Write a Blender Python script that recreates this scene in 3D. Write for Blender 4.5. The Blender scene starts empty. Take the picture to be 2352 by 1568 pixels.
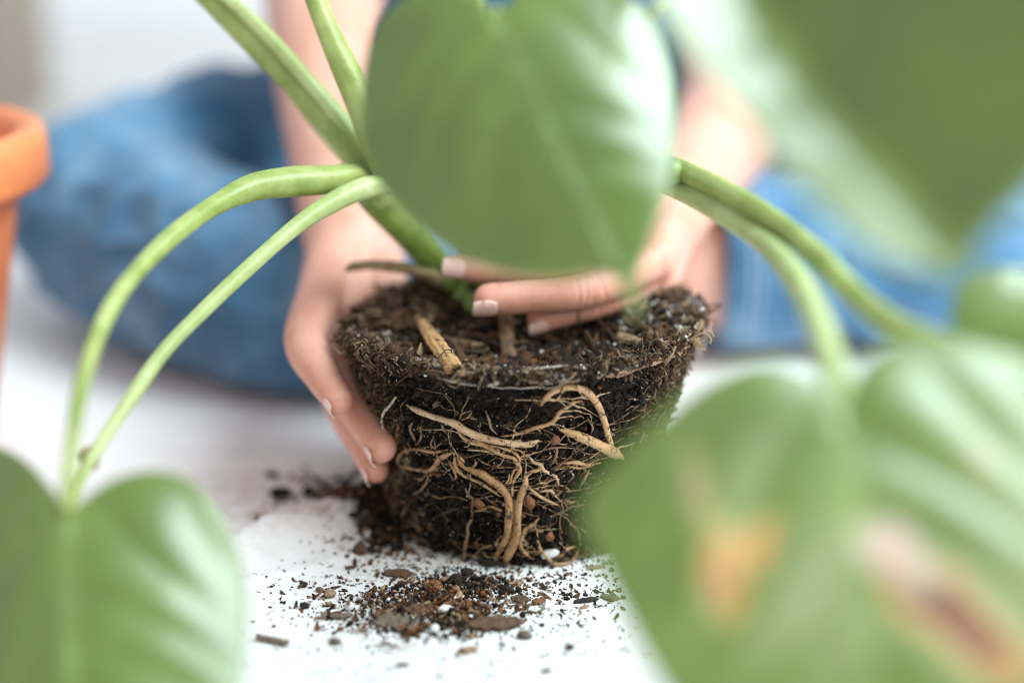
import bpy, math, random
import numpy as np
from mathutils import Vector, Matrix, noise

random.seed(7)
rng = np.random.default_rng(11)
scene = bpy.context.scene
COL = scene.collection

# ------------------------------------------------------------------ camera
PITCH = math.radians(18.0)
FWD = np.array([0, math.cos(PITCH), -math.sin(PITCH)])
UPV = np.array([0, math.sin(PITCH), math.cos(PITCH)])
RGT = np.array([1.0, 0, 0])
CAM = np.array([-0.003, -0.02, 0.09]) - FWD * 0.69
LENS = 55.0
KF = LENS / 36.0 * 2352.0          # focal length in sighting units (frame is 2352 wide)
cd = bpy.data.cameras.new('camera')
cam = bpy.data.objects.new('camera', cd)
COL.objects.link(cam)
cam.location = CAM
cam.rotation_euler = (math.pi / 2 - PITCH, 0, 0)
cd.lens = LENS
cd.sensor_width = 36.0
cd.clip_start = 0.02
cd.clip_end = 50
cd.dof.use_dof = True
cd.dof.focus_distance = 0.655
cd.dof.aperture_fstop = 1.65
scene.camera = cam

# ------------------------------------------------------------------ light
w = bpy.data.worlds.new('World')
scene.world = w
w.use_nodes = True
bg = w.node_tree.nodes['Background']
bg.inputs['Color'].default_value = (0.93, 0.955, 1.0, 1)
bg.inputs['Strength'].default_value = 0.66

def area(name, loc, target, size, power, colr):
    l = bpy.data.lights.new(name, 'AREA')
    l.shape = 'RECTANGLE'
    l.size, l.size_y = size
    l.energy = power
    l.color = colr
    o = bpy.data.objects.new(name, l)
    COL.objects.link(o)
    o.location = loc
    d = Vector(target) - Vector(loc)
    o.rotation_euler = d.to_track_quat('-Z', 'Y').to_euler()
    return o

area('skylight', (0.92, -0.22, 1.50), (0, -0.02, 0.05), (1.15, 1.0), 52, (0.80, 0.96, 1.0))
area('window_light', (1.2, -1.4, 0.95), (0, 0.05, 0.05), (1.6, 1.3), 24, (1.0, 0.96, 0.92))

vs = scene.view_settings
vs.view_transform = 'Standard'
vs.look = 'None'
vs.exposure = 0.1
vs.gamma = 1.0
vs.use_curve_mapping = False
scene.cycles.use_denoising = True
scene.cycles.filter_width = 1.1
scene.cycles.max_bounces = 8
scene.cycles.transparent_max_bounces = 8

# ------------------------------------------------------------------ helpers
def at(x, y, t):
    """world point sighted at (x, y), t metres in front of the camera plane"""
    return CAM + (FWD * KF + RGT * (x - 1176.0) + UPV * (784.0 - y)) / KF * t

def on_plane(x, y, z=0.0):
    d = (FWD * KF + RGT * (x - 1176.0) + UPV * (784.0 - y)) / KF
    t = (z - CAM[2]) / d[2]
    return CAM + d * t, t

def world_of(o):
    return Matrix.Translation(o.location) if o.type == 'EMPTY' else Matrix.Identity(4)

def link(o, parent=None):
    COL.objects.link(o)
    if parent is not None:
        o.parent = parent
        o.matrix_parent_inverse = world_of(parent).inverted()
    return o

def tag(o, label=None, cat=None, group=None, kind=None):
    if label: o['label'] = label
    if cat: o['category'] = cat
    if group: o['group'] = group
    if kind: o['kind'] = kind
    return o

def empty(name, loc):
    o = bpy.data.objects.new(name, None)
    o.empty_display_size = 0.02
    o.location = loc
    COL.objects.link(o)
    return o

def mesh(name, V, F, mat=None, smooth=True, col=None):
    me = bpy.data.meshes.new(name)
    if isinstance(F, np.ndarray):
        V = np.asarray(V, dtype=np.float32)
        n, k = F.shape
        me.vertices.add(len(V)); me.vertices.foreach_set('co', V.ravel())
        me.loops.add(n * k); me.loops.foreach_set('vertex_index', F.astype(np.int32).ravel())
        me.polygons.add(n)
        me.polygons.foreach_set('loop_start', np.arange(0, n * k, k, dtype=np.int32))
        me.polygons.foreach_set('loop_total', np.full(n, k, dtype=np.int32))
        me.update(calc_edges=True)
    else:
        me.from_pydata([tuple(v) for v in V], [], F)
        me.update()
    if col is not None:
        a = me.color_attributes.new('Col', 'FLOAT_COLOR', 'POINT')
        c = np.ones((len(V), 4), dtype=np.float32)
        c[:, :3] = col
        a.data.foreach_set('color', c.ravel())
    if smooth:
        me.polygons.foreach_set('use_smooth', np.ones(len(me.polygons), dtype=bool))
    if mat is not None:
        me.materials.append(mat)
    me.validate()
    return me

def obj(name, V, F, mat=None, parent=None, smooth=True, col=None):
    return link(bpy.data.objects.new(name, mesh(name, V, F, mat, smooth, col)), parent)

def catmull(P, n=6):
    P = np.asarray(P, float)
    Q = np.vstack([2 * P[0] - P[1], P, 2 * P[-1] - P[-2]])
    out = []
    for i in range(1, len(Q) - 2):
        p0, p1, p2, p3 = Q[i - 1], Q[i], Q[i + 1], Q[i + 2]
        for k in range(n):
            s = k / n
            out.append(0.5 * ((2 * p1) + (-p0 + p2) * s + (2 * p0 - 5 * p1 + 4 * p2 - p3) * s * s
                              + (-p0 + 3 * p1 - 3 * p2 + p3) * s ** 3))
    out.append(P[-1])
    return np.array(out)

def catmull_closed(P, n=6):
    P = np.asarray(P, float)
    m = len(P)
    out = []
    for i in range(m):
        p0, p1, p2, p3 = P[i - 1], P[i], P[(i + 1) % m], P[(i + 2) % m]
        for k in range(n):
            s = k / n
            out.append(0.5 * ((2 * p1) + (-p0 + p2) * s + (2 * p0 - 5 * p1 + 4 * p2 - p3) * s * s
                              + (-p0 + 3 * p1 - 3 * p2 + p3) * s ** 3))
    return np.array(out)

def norm(v):
    v = np.asarray(v, float)
    return v / (np.linalg.norm(v) + 1e-12)

def tube(P, R, n=8, sub=5, cap=True, flat=None, jitter=0.0, ridge=0.0):
    """P points, R radii -> verts, faces. flat=(dir, factor): squash the section along dir"""
    PR = np.hstack([np.asarray(P, float), np.asarray(R, float)[:, None]])
    S = catmull(PR, sub) if sub > 1 else PR
    C, rad = S[:, :3], np.maximum(S[:, 3], 1e-5)
    if cap:
        d0, d1 = norm(C[0] - C[1]), norm(C[-1] - C[-2])
        a = np.array([0.97, 0.82, 0.6, 0.3]); b = np.array([0.22, 0.55, 0.8, 0.95])
        C = np.vstack([[C[0] + d0 * rad[0] * a[k] for k in range(4)], C,
                       [C[-1] + d1 * rad[-1] * (1 - b[::-1][k] ** 2) ** .5 for k in range(4)]])
        rad = np.concatenate([rad[0] * b, rad, rad[-1] * b[::-1]])
    T = np.gradient(C, axis=0)
    T /= np.linalg.norm(T, axis=1)[:, None] + 1e-12
    ref = np.array([0, 0, 1.0]) if abs(T[0][2]) < 0.9 else np.array([1.0, 0, 0])
    U = norm(np.cross(T[0], ref))
    V, F = [], []
    for i in range(len(C)):
        U = norm(U - T[i] * np.dot(U, T[i]))
        W = np.cross(T[i], U)
        for k in range(n):
            an = 2 * math.pi * k / n
            r = rad[i] * (1 + (random.uniform(-jitter, jitter) if jitter else 0) + ridge * math.cos(an * 5 + 0.6) + ridge * .6 * math.sin(i * .37) * (ridge > 0))
            off = (U * math.cos(an) + W * math.sin(an)) * r
            if flat is not None:
                fd = norm(flat[0] - T[i] * np.dot(flat[0], T[i]))
                off = off - fd * np.dot(off, fd) * (1 - flat[1])
            V.append(C[i] + off)
    m = len(C)
    for i in range(m - 1):
        for k in range(n):
            k2 = (k + 1) % n
            F.append((i * n + k, i * n + k2, (i + 1) * n + k2, (i + 1) * n + k))
    F.append(tuple(range(n - 1, -1, -1)))
    F.append(tuple(range((m - 1) * n, m * n)))
    return np.array(V), F

def join(parts):
    V, F, o = [], [], 0
    for v, f in parts:
        V.append(v)
        F += [tuple(i + o for i in q) for q in f]
        o += len(v)
    return np.vstack(V), F

def remesh(parts, voxel, smooth):
    """grow one continuous skin over overlapping closed shapes"""
    V, F = join(parts)
    me = mesh('tmp', V, F)
    o = bpy.data.objects.new('tmp', me)
    COL.objects.link(o)
    m = o.modifiers.new('r', 'REMESH'); m.mode = 'VOXEL'; m.voxel_size = voxel; m.adaptivity = 0
    s = o.modifiers.new('s', 'SMOOTH'); s.factor = 0.5; s.iterations = smooth
    dg = bpy.context.evaluated_depsgraph_get()
    ev = o.evaluated_get(dg)
    out = bpy.data.meshes.new_from_object(ev)
    bpy.data.objects.remove(o); bpy.data.meshes.remove(me)
    n = len(out.vertices)
    V = np.empty(n * 3, np.float32); out.vertices.foreach_get('co', V); V = V.reshape(-1, 3)
    N = np.empty(n * 3, np.float32); out.vertex_normals.foreach_get('vector', N); N = N.reshape(-1, 3)
    F = np.empty(len(out.loops), np.int32); out.loops.foreach_get('vertex_index', F)
    lt = np.empty(len(out.polygons), np.int32); out.polygons.foreach_get('loop_total', lt)
    bpy.data.meshes.remove(out)
    if (lt == 4).all():
        F = F.reshape(-1, 4)
    else:
        st = np.concatenate([[0], np.cumsum(lt)[:-1]])
        F = [tuple(F[a:a + b]) for a, b in zip(st, lt)]
    return V.astype(float), N.astype(float), F

def sines(P, freq, seed, octaves=4, k=6):
    """cheap smooth noise, roughly -1..1"""
    r = np.random.default_rng(seed)
    out = np.zeros(len(P)); amp = 1.0; tot = 0
    for o in range(octaves):
        for i in range(k):
            d = r.normal(size=3); d /= np.linalg.norm(d)
            out += amp * np.sin(P @ d * freq * r.uniform(0.7, 1.4) * 2 * np.pi + r.uniform(0, 6.28)) / k * 2
        tot += amp; amp *= 0.5; freq *= 2.1
    return out / tot

# ------------------------------------------------------------------ materials
def mat(name):
    m = bpy.data.materials.new(name)
    m.use_nodes = True
    nt = m.node_tree
    return m, nt, nt.nodes['Principled BSDF']

def N(nt, typ, **kw):
    n = nt.nodes.new(typ)
    for k, v in kw.items():
        setattr(n, k, v)
    return n

def coords(nt):
    return N(nt, 'ShaderNodeTexCoord').outputs['Object']

def noise_tex(nt, co, scale, detail=4, rough=0.55, dist=0.0):
    n = N(nt, 'ShaderNodeTexNoise')
    n.inputs['Scale'].default_value = scale
    n.inputs['Detail'].default_value = detail
    n.inputs['Roughness'].default_value = rough
    n.inputs['Distortion'].default_value = dist
    nt.links.new(co, n.inputs['Vector'])
    return n.outputs['Fac']

def ramp(nt, fac, stops):
    r = N(nt, 'ShaderNodeValToRGB')
    e = r.color_ramp.elements
    while len(e) < len(stops): e.new(0.5)
    for i, (p, c) in enumerate(stops):
        e[i].position = p
        e[i].color = (*c, 1)
    nt.links.new(fac, r.inputs['Fac'])
    return r.outputs['Color']

def mix(nt, fac, a, b, typ='MIX'):
    m = N(nt, 'ShaderNodeMix', data_type='RGBA', blend_type=typ)
    if isinstance(fac, (int, float)): m.inputs[0].default_value = fac
    else: nt.links.new(fac, m.inputs[0])
    for i, v in ((6, a), (7, b)):
        if isinstance(v, tuple): m.inputs[i].default_value = (*v, 1)
        else: nt.links.new(v, m.inputs[i])
    return m.outputs[2]

def bump(nt, fac, strength, dist, bs):
    b = N(nt, 'ShaderNodeBump')
    b.inputs['Strength'].default_value = strength
    b.inputs['Distance'].default_value = dist
    nt.links.new(fac, b.inputs['Height'])
    nt.links.new(b.outputs['Normal'], bs.inputs['Normal'])

def simple(name, c, rough=0.6, c2=None, scale=60, bumps=0.0, bdist=0.002):
    m, nt, bs = mat(name)
    bs.inputs['Roughness'].default_value = rough
    co = coords(nt)
    f = noise_tex(nt, co, scale)
    c2 = c2 or tuple(x * 0.8 for x in c)
    nt.links.new(ramp(nt, f, [(0.3, c2), (0.7, c)]), bs.inputs['Base Color'])
    if bumps: bump(nt, noise_tex(nt, co, scale * 4), bumps, bdist, bs)
    return m

def attr_mat(name, rough=0.8, spec=0.3, grain=900, amount=0.35):
    m, nt, bs = mat(name)
    a = N(nt, 'ShaderNodeAttribute', attribute_name='Col')
    f = noise_tex(nt, coords(nt), grain, 3)
    d = ramp(nt, f, [(0.3, (1 - amount,) * 3), (0.7, (1 + amount,) * 3)])
    nt.links.new(mix(nt, 1.0, a.outputs['Color'], d, 'MULTIPLY'), bs.inputs['Base Color'])
    bs.inputs['Roughness'].default_value = rough
    bs.inputs['Specular IOR Level'].default_value = spec
    bump(nt, noise_tex(nt, coords(nt), grain, 3), 0.5, 0.0006, bs)
    return m

M = {}
M['soil'] = attr_mat('soil_bits', 0.85, 0.25)
# leaf: glossy upper skin over a thin translucent blade
def leaf_mat():
    m, nt, bs = mat('leaf')
    a = N(nt, 'ShaderNodeAttribute', attribute_name='Col')
    f = noise_tex(nt, coords(nt), 35, 3)
    c = mix(nt, 1.0, a.outputs['Color'], ramp(nt, f, [(0.3, (0.82, 0.85, 0.8)), (0.7, (1.12, 1.1, 1.1))]), 'MULTIPLY')
    nt.links.new(c, bs.inputs['Base Color'])
    bs.inputs['Roughness'].default_value = 0.36
    bs.inputs['Specular IOR Level'].default_value = 1.0
    bs.inputs['Coat Weight'].default_value = 0.75
    bs.inputs['Coat Roughness'].default_value = 0.27
    bs.inputs['Coat IOR'].default_value = 1.6
    tr = N(nt, 'ShaderNodeBsdfTranslucent')
    nt.links.new(mix(nt, 1.0, c, (1.35, 1.25, 0.7), 'MULTIPLY'), tr.inputs['Color'])
    mx = N(nt, 'ShaderNodeMixShader')
    mx.inputs[0].default_value = 0.36
    nt.links.new(bs.outputs[0], mx.inputs[1]); nt.links.new(tr.outputs[0], mx.inputs[2])
    nt.links.new(mx.outputs[0], nt.nodes['Material Output'].inputs['Surface'])
    return m
M['leaf'] = leaf_mat()

def stalk_mat(name, c1, c2, sss=0.25):
    m, nt, bs = mat(name)
    co = coords(nt)
    f = noise_tex(nt, co, 55, 4)
    f2 = noise_tex(nt, co, 420, 3)
    c = ramp(nt, f, [(0.35, c1), (0.65, c2)])
    c = mix(nt, 1.0, c, ramp(nt, f2, [(0.25, (0.9, 0.91, 0.88)), (0.6, (1.03, 1.03, 1.03))]), 'MULTIPLY')
    spk = ramp(nt, noise_tex(nt, co, 300, 4, .6), [(0.71, (0, 0, 0)), (0.76, (.6, .6, .6))])
    c = mix(nt, spk, c, (0.16, 0.11, 0.04))
    nt.links.new(c, bs.inputs['Base Color'])
    bs.inputs['Roughness'].default_value = 0.42
    bs.inputs['Subsurface Weight'].default_value = sss
    bs.inputs['Subsurface Radius'].default_value = (0.5, 0.8, 0.2)
    bs.inputs['Subsurface Scale'].default_value = 0.004
    bump(nt, f2, 0.15, 0.0005, bs)
    return m
M['stalk'] = stalk_mat('stalk', (0.20, 0.27, 0.055), (0.35, 0.41, 0.14))
M['stalk_pale'] = stalk_mat('stalk_pale', (0.32, 0.40, 0.14), (0.46, 0.53, 0.25))
M['stalk_dark'] = stalk_mat('stalk_dark', (0.12, 0.20, 0.035), (0.24, 0.34, 0.08))

def root_mat(name, c1, c2):
    m, nt, bs = mat(name)
    co = coords(nt)
    base = ramp(nt, noise_tex(nt, co, 130, 4), [(0.3, c1), (0.7, c2)])
    speck = ramp(nt, noise_tex(nt, co, 430, 5, 0.65), [(0.545, (0, 0, 0)), (0.61, (.92, .92, .92))])
    c = mix(nt, speck, base, (0.03, 0.018, 0.01))
    nt.links.new(c, bs.inputs['Base Color'])
    bs.inputs['Roughness'].default_value = 0.5
    bs.inputs['Subsurface Weight'].default_value = 0.1
    bs.inputs['Subsurface Scale'].default_value = 0.002
    bump(nt, noise_tex(nt, co, 420, 4), 0.8, 0.0009, bs)
    return m
M['root'] = root_mat('root', (0.34, 0.18, 0.072), (0.56, 0.345, 0.17))
M['root_pale'] = root_mat('root_pale', (0.42, 0.26, 0.13), (0.66, 0.47, 0.29))
M['root_ochre'] = root_mat('root_ochre', (0.26, 0.13, 0.05), (0.48, 0.28, 0.125))
M['root_dull'] = root_mat('root_dull', (0.15, 0.08, 0.04), (0.32, 0.19, 0.10))
M['strand'] = root_mat('strand', (0.26, 0.2, 0.15), (0.55, 0.48, 0.42))
M['bark_chip'] = simple('wood', (0.62, 0.36, 0.16), 0.7, (0.30, 0.15, 0.055), 160, 0.8, 0.001)
M['twig'] = simple('twig', (0.36, 0.27, 0.14), 0.65, (0.15, 0.085, 0.035), 160, 0.6, 0.001)
M['stub'] = simple('stub', (0.20, 0.12, 0.06), 0.65, (0.07, 0.04, 0.02), 220, 0.8, 0.001)
M['perlite'] = simple('perlite', (0.85, 0.84, 0.82), 0.6, (0.66, 0.66, 0.68), 400, 0.4, 0.0006)
M['orange_flake'] = simple('orange_flake', (0.26, 0.085, 0.026), 0.6, (0.10, 0.035, 0.014), 200, 0.5, 0.001)

def skin_mat():
    m, nt, bs = mat('skin')
    co = coords(nt)
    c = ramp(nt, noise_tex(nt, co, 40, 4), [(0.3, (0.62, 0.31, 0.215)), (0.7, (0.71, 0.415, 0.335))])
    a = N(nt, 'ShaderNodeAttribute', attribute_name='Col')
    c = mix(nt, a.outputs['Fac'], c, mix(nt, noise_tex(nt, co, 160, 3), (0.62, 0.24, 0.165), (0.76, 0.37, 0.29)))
    grime = ramp(nt, noise_tex(nt, co, 330, 4, .6), [(0.62, (0, 0, 0)), (0.72, (.6, .6, .6))])
    c = mix(nt, grime, c, (0.25, 0.13, 0.08))
    nt.links.new(c, bs.inputs['Base Color'])
    bs.inputs['Roughness'].default_value = 0.48
    bs.inputs['Subsurface Weight'].default_value = 0.5
    bs.inputs['Subsurface Radius'].default_value = (1.0, 0.35, 0.2)
    bs.inputs['Subsurface Scale'].default_value = 0.006
    v = N(nt, 'ShaderNodeTexVoronoi'); v.inputs['Scale'].default_value = 1100
    nt.links.new(co, v.inputs['Vector'])
    bump(nt, v.outputs['Distance'], 0.22, 0.0004, bs)
    return m
M['skin'] = skin_mat()
M['nail'] = attr_mat('nail', 0.22, 0.6, 300, 0.04)

def denim_mat(name, dark, mid, light):
    m, nt, bs = mat(name)
    co = coords(nt)
    big = ramp(nt, noise_tex(nt, co, 11, 4, 0.6, 0.6), [(0.25, dark), (0.5, mid), (0.78, light)])
    fine = ramp(nt, noise_tex(nt, co, 700, 2), [(0.2, (0.78,) * 3), (0.8, (1.2,) * 3)])
    nt.links.new(mix(nt, 1.0, big, fine, 'MULTIPLY'), bs.inputs['Base Color'])
    bs.inputs['Roughness'].default_value = 0.85
    bs.inputs['Sheen Weight'].default_value = 0.25
    bs.inputs['Specular IOR Level'].default_value = 0.15
    bump(nt, noise_tex(nt, co, 900, 2), 0.4, 0.0008, bs)
    return m
M['denim'] = denim_mat('denim', (0.028, 0.092, 0.175), (0.08, 0.19, 0.32), (0.28, 0.43, 0.56))
M['denim_dark'] = denim_mat('denim_dark', (0.02, 0.06, 0.14), (0.04, 0.11, 0.22), (0.09, 0.2, 0.34))
M['stitch'] = simple('stitch', (0.45, 0.55, 0.72), 0.8)
M['terracotta'] = simple('terracotta', (0.82, 0.27, 0.10), 0.42, (0.62, 0.17, 0.065), 22, 0.3, 0.002)
def cloth_mat():
    m, nt, bs = mat('white_sheet')
    co = coords(nt)
    c = ramp(nt, noise_tex(nt, co, 25), [(0.3, (0.80, 0.80, 0.81)), (0.7, (0.84, 0.84, 0.85))])
    # soil smears: a fan left of the root ball and a film round the heap
    for (cx, cy, r, amt) in ((-.105, .005, .075, .9), (-.045, -.12, .075, .55), (0, -.03, .10, .5)):
        d = N(nt, 'ShaderNodeVectorMath', operation='DISTANCE')
        nt.links.new(co, d.inputs[0]); d.inputs[1].default_value = (cx, cy, 0)
        k = N(nt, 'ShaderNodeMapRange'); k.inputs['From Min'].default_value = r; k.inputs['From Max'].default_value = r * .25
        nt.links.new(d.outputs['Value'], k.inputs['Value'])
        n = ramp(nt, noise_tex(nt, co, 95, 6, .7), [(0.46, (0, 0, 0)), (0.72, (amt,) * 3)])
        q = N(nt, 'ShaderNodeMath', operation='MULTIPLY'); nt.links.new(k.outputs[0], q.inputs[0]); nt.links.new(n, q.inputs[1])
        c = mix(nt, q.outputs[0], c, (0.36, 0.27, 0.20))
    nt.links.new(c, bs.inputs['Base Color'])
    bs.inputs['Roughness'].default_value = 0.75
    bump(nt, noise_tex(nt, co, 120, 4), 0.3, 0.001, bs)
    return m
M['cloth'] = cloth_mat()
M['floor'] = simple('floor', (0.80, 0.79, 0.79), 0.6, (0.74, 0.73, 0.73), 8)
M['wall'] = simple('wall_paint', (0.90, 0.90, 0.92), 0.8, (0.87, 0.87, 0.90), 4, 0.1, 0.002)
M['beige'] = simple('beige_weave', (0.55, 0.45, 0.36), 0.85, (0.38, 0.30, 0.23), 120, 0.8, 0.004)

# ------------------------------------------------------------------ setting
def box(x0, x1, y0, y1, z0, z1):
    V = np.array([(x, y, z) for z in (z0, z1) for y in (y0, y1) for x in (x0, x1)], float)
    return V, [(0, 2, 3, 1), (4, 5, 7, 6), (0, 1, 5, 4), (1, 3, 7, 5), (3, 2, 6, 7), (2, 0, 4, 6)]

V, F = box(-2.5, 2.5, -1.2, 1.95, -0.05, -0.006)
tag(obj('floor', V, F, M['floor'], smooth=False), kind='structure')
V, F = box(-2.5, 2.5, 1.95, 2.05, -0.05, 2.2)
tag(obj('wall', V, F, M['wall'], smooth=False), kind='structure')
V, F = box(-2.5, 2.5, 1.93, 1.948, -0.004, 0.11)
tag(obj('skirting_board', V, F, M['wall'], smooth=False), kind='structure')

# white sheet on the floor, with a low curled fold left of the root ball
def ridge_path():
    return np.array([on_plane(x, y)[0][:2] for x, y in
                     ((380, 1330), (560, 1245), (700, 1195), (840, 1172), (930, 1185))])
RP = catmull(np.hstack([ridge_path(), np.zeros((5, 1))]), 12)[:, :2]

def sheet_z(xy):
    xy = np.atleast_2d(xy)
    d = np.linalg.norm(xy[:, None, :] - RP[None], axis=2)
    i = d.argmin(1); dm = d[np.arange(len(xy)), i]
    front = xy[:, 1] < RP[i, 1]
    frac = i / (len(RP) - 1)
    h = 0.009 * np.clip(np.minimum(frac * 3.0, (1 - frac) * 5.0), 0, 1)
    s = np.where(front, 0.030, 0.0035)
    z = h * np.exp(-(dm / s) ** 2)
    for (x0, y0, ang, hh, sg) in ((-.16, -.09, 24, .0016, .005), (.10, -.13, 160, .0013, .006), (-.10, .07, 8, .0022, .009), (-.05, -.19, 75, .0012, .006)):
        ca, sa = math.cos(math.radians(ang)), math.sin(math.radians(ang))
        dd = -(xy[:, 0] - x0) * sa + (xy[:, 1] - y0) * ca + .006 * np.sin(xy[:, 0] * 40)
        ll = (xy[:, 0] - x0) * ca + (xy[:, 1] - y0) * sa
        z = z + hh * np.exp(-(dd / sg) ** 2) * np.exp(-(ll / .10) ** 2) * np.clip((np.hypot(xy[:, 0], xy[:, 1]) - .07) / .03, 0, 1)
    # gentle waviness away from the root ball
    r = np.hypot(xy[:, 0], xy[:, 1])
    wv = np.clip((r - 0.12) / 0.25, 0, 1)
    z += wv * 0.0022 * (np.sin(xy[:, 0] * 31 + xy[:, 1] * 17) + np.sin(xy[:, 0] * 13 - xy[:, 1] * 37 + 1)) * (xy[:, 1] < 0.1)
    return z

xs = np.concatenate([np.linspace(-1.1, -0.22, 40), np.linspace(-0.218, 0.25, 200), np.linspace(0.255, 1.1, 40)])
ys = np.concatenate([np.linspace(-0.6, -0.2, 30), np.linspace(-0.197, 0.12, 190), np.linspace(0.13, 1.0, 40)])
GX, GY = np.meshgrid(xs, ys)
xy = np.column_stack([GX.ravel(), GY.ravel()])
z = np.concatenate([sheet_z(c) for c in np.array_split(xy, 40)])
nx, ny = len(xs), len(ys)
I = np.arange(nx * ny).reshape(ny, nx)
F = np.stack([I[:-1, :-1], I[:-1, 1:], I[1:, 1:], I[1:, :-1]], -1).reshape(-1, 4)
sh = obj('white_sheet', np.column_stack([xy, z]), F, M['cloth'])
tag(sh, 'white sheet spread on the floor under the root ball, strewn with soil', 'sheet')

# blurred upright block at the back left
def rounded_block(x0, x1, y0, y1, z0, z1, r):
    out = []
    n = 6
    ring = []
    for cx, cy, a0 in ((x1 - r, y1 - r, 0), (x0 + r, y1 - r, 90), (x0 + r, y0 + r, 180), (x1 - r, y0 + r, 270)):
        for k in range(n):
            a = math.radians(a0 + 90 * k / (n - 1))
            ring.append((cx + r * math.cos(a), cy + r * math.sin(a)))
    V, F = [], []
    m = len(ring)
    for z_, s in ((z0, 1), (z1 - r, 1), (z1, 0.96)):
        for x, y in ring:
            V.append(((x - (x0 + x1) / 2) * s + (x0 + x1) / 2, (y - (y0 + y1) / 2) * s + (y0 + y1) / 2, z_))
    for i in range(2):
        for k in range(m):
            F.append((i * m + k, i * m + (k + 1) % m, (i + 1) * m + (k + 1) % m, (i + 1) * m + k))
    F.append(tuple(range(2 * m, 3 * m))); F.append(tuple(range(m - 1, -1, -1)))
    return np.array(V), F
p = at(-50, 100, 1.62)
V, F = rounded_block(p[0] - 0.30, p[0], p[1], p[1] + 0.28, -0.004, 0.55, 0.03)
o = obj('woven_block', V, F, M['beige'], smooth=False)
tag(o, 'blurred beige block standing by the wall in the top left corner', 'furniture')

# ------------------------------------------------------------------ the plant
plant = empty('leafy_plant', (0, 0, 0))
tag(plant, 'large leafy green plant lifted from its pot, with bare soil root ball', 'plant')

H = 0.09
AX = np.array([0.0015, 0.0])           # axis of the root ball
def prof(z):
    s = np.clip(np.asarray(z) / H, 0, 1)
    return 0.0608 + 0.0177 * s ** 1.6 - 0.0015 * np.exp(-(s / 0.08) ** 2)

def top_z(x, y):
    """height of the soil top: dished in front, heaped at the back left, higher on the right rim"""
    r = np.hypot(x - AX[0], y - AX[1]) / 0.0815
    z = H - 0.007 * np.exp(-(r / 0.72) ** 4) + 0.007 * np.exp(-(((x + 0.026) / 0.026) ** 2 + ((y - 0.034) / 0.03) ** 2))
    z = z + 0.0045 * np.clip(-y / 0.08, 0, 1) * np.clip((r - 0.70) / 0.25, 0, 1) - 0.002 * np.clip(-x / .08, 0, 1) * (y > 0)
    z = z + 0.08 * np.clip(x - 0.02, 0, 1) + 0.006 * np.exp(-(((x - 0.06) / 0.02) ** 2 + ((y - 0.02) / 0.04) ** 2))
    return z

def rim_wob(a):
    return (0.5 * np.sin(3 * a + 1.0) + 0.6 * np.sin(7 * a + 2.2) + 0.7 * np.sin(13 * a + .4) + 0.6 * np.sin(23 * a + 5) + .5 * np.sin(41 * a)) / 2.9

def plug_hit(x, y):
    """first point of the smooth root ball sighted at (x, y)"""
    d = (FWD * KF + RGT * (x - 1176.0) + UPV * (784.0 - y)) / KF
    ts = np.linspace(0.56, 0.80, 481)
    P = CAM + d * ts[:, None]
    f = np.hypot(P[:, 0] - AX[0], P[:, 1] - AX[1]) - prof(P[:, 2])
    low = P[:, 2] < 0.0015
    inside = (f < 0) & (P[:, 2] < H)
    i = np.argmax(inside) if inside.any() else int(np.argmin(np.abs(f)))
    if low.any() and np.argmax(low) < i:
        i = np.argmax(low)
    p = P[i]
    rr = np.array([p[0] - AX[0], p[1] - AX[1], 0.0])
    return p, norm(rr), ts[i]

# base body of the root ball
nth, nz = 360, 110
th = np.linspace(0, 2 * np.pi, nth, endpoint=False)
V, C = [], []
def soil_colour(k):
    return (0.012 + 0.02 * k, 0.008 + 0.012 * k, 0.005 + 0.007 * k)
for j in range(nz):
    zz = H * j / (nz - 1)
    for a in th:
        ca, sa = math.cos(a), math.sin(a)
        x, y = AX[0] + prof(zz) * ca, AX[1] + prof(zz) * sa
        zt = zz * float(top_z(x, y)) / H
        n1 = noise.fractal(Vector((x * 60, y * 60, zt * 60)), 1.0, 2.0, 4)
        n2 = noise.noise(Vector((x * 240, y * 240, zt * 240)))
        dsp = -0.0032 + 0.0026 * n1 + 0.0008 * n2
        if zz < 0.006: dsp -= 0.001
        dsp += 0.0024 * float(rim_wob(a)) * max(0, (zz / H - .8) / .2)
        zt += 0.0022 * float(rim_wob(a * 1.0 + 1.7)) * max(0, (zz / H - .8) / .2)
        V.append((x + ca * dsp, y + sa * dsp, max(zt, 0.0005)))
        C.append(soil_colour(max(0, n1)))
base_n = len(V)
nr = 60
for i in range(1, nr):
    rr = (1 - i / nr)
    for a in th:
        ca, sa = math.cos(a), math.sin(a)
        R = (prof(H) - 0.002) * rr
        x, y = AX[0] + R * ca, AX[1] + R * sa
        n1 = noise.fractal(Vector((x * 55, y * 55, 3.1)), 1.0, 2.0, 4)
        n2 = noise.noise(Vector((x * 230, y * 230, 7.7)))
        V.append((x, y, float(top_z(x, y)) + 0.003 * n1 + 0.001 * n2 - 0.001 + 0.0022 * float(rim_wob(a + 1.7)) * rr ** 6))
        C.append(soil_colour(max(0, n1) + 0.3))
V.append((AX[0], AX[1], float(top_z(AX[0], AX[1]))));  C.append(soil_colour(0.3))
V.append((AX[0], AX[1], 0.0005)); C.append(soil_colour(0))
V = np.array(V); C = np.array(C)
F = []
rows = nz + nr - 1
for j in range(rows - 1):
    for k in range(nth):
        k2 = (k + 1) % nth
        F.append((j * nth + k, j * nth + k2, (j + 1) * nth + k2, (j + 1) * nth + k))
for k in range(nth):
    F.append(((rows - 1) * nth + k, (rows - 1) * nth + (k + 1) % nth, len(V) - 2))
    F.append(((k + 1) % nth, k, len(V) - 1))
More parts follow.
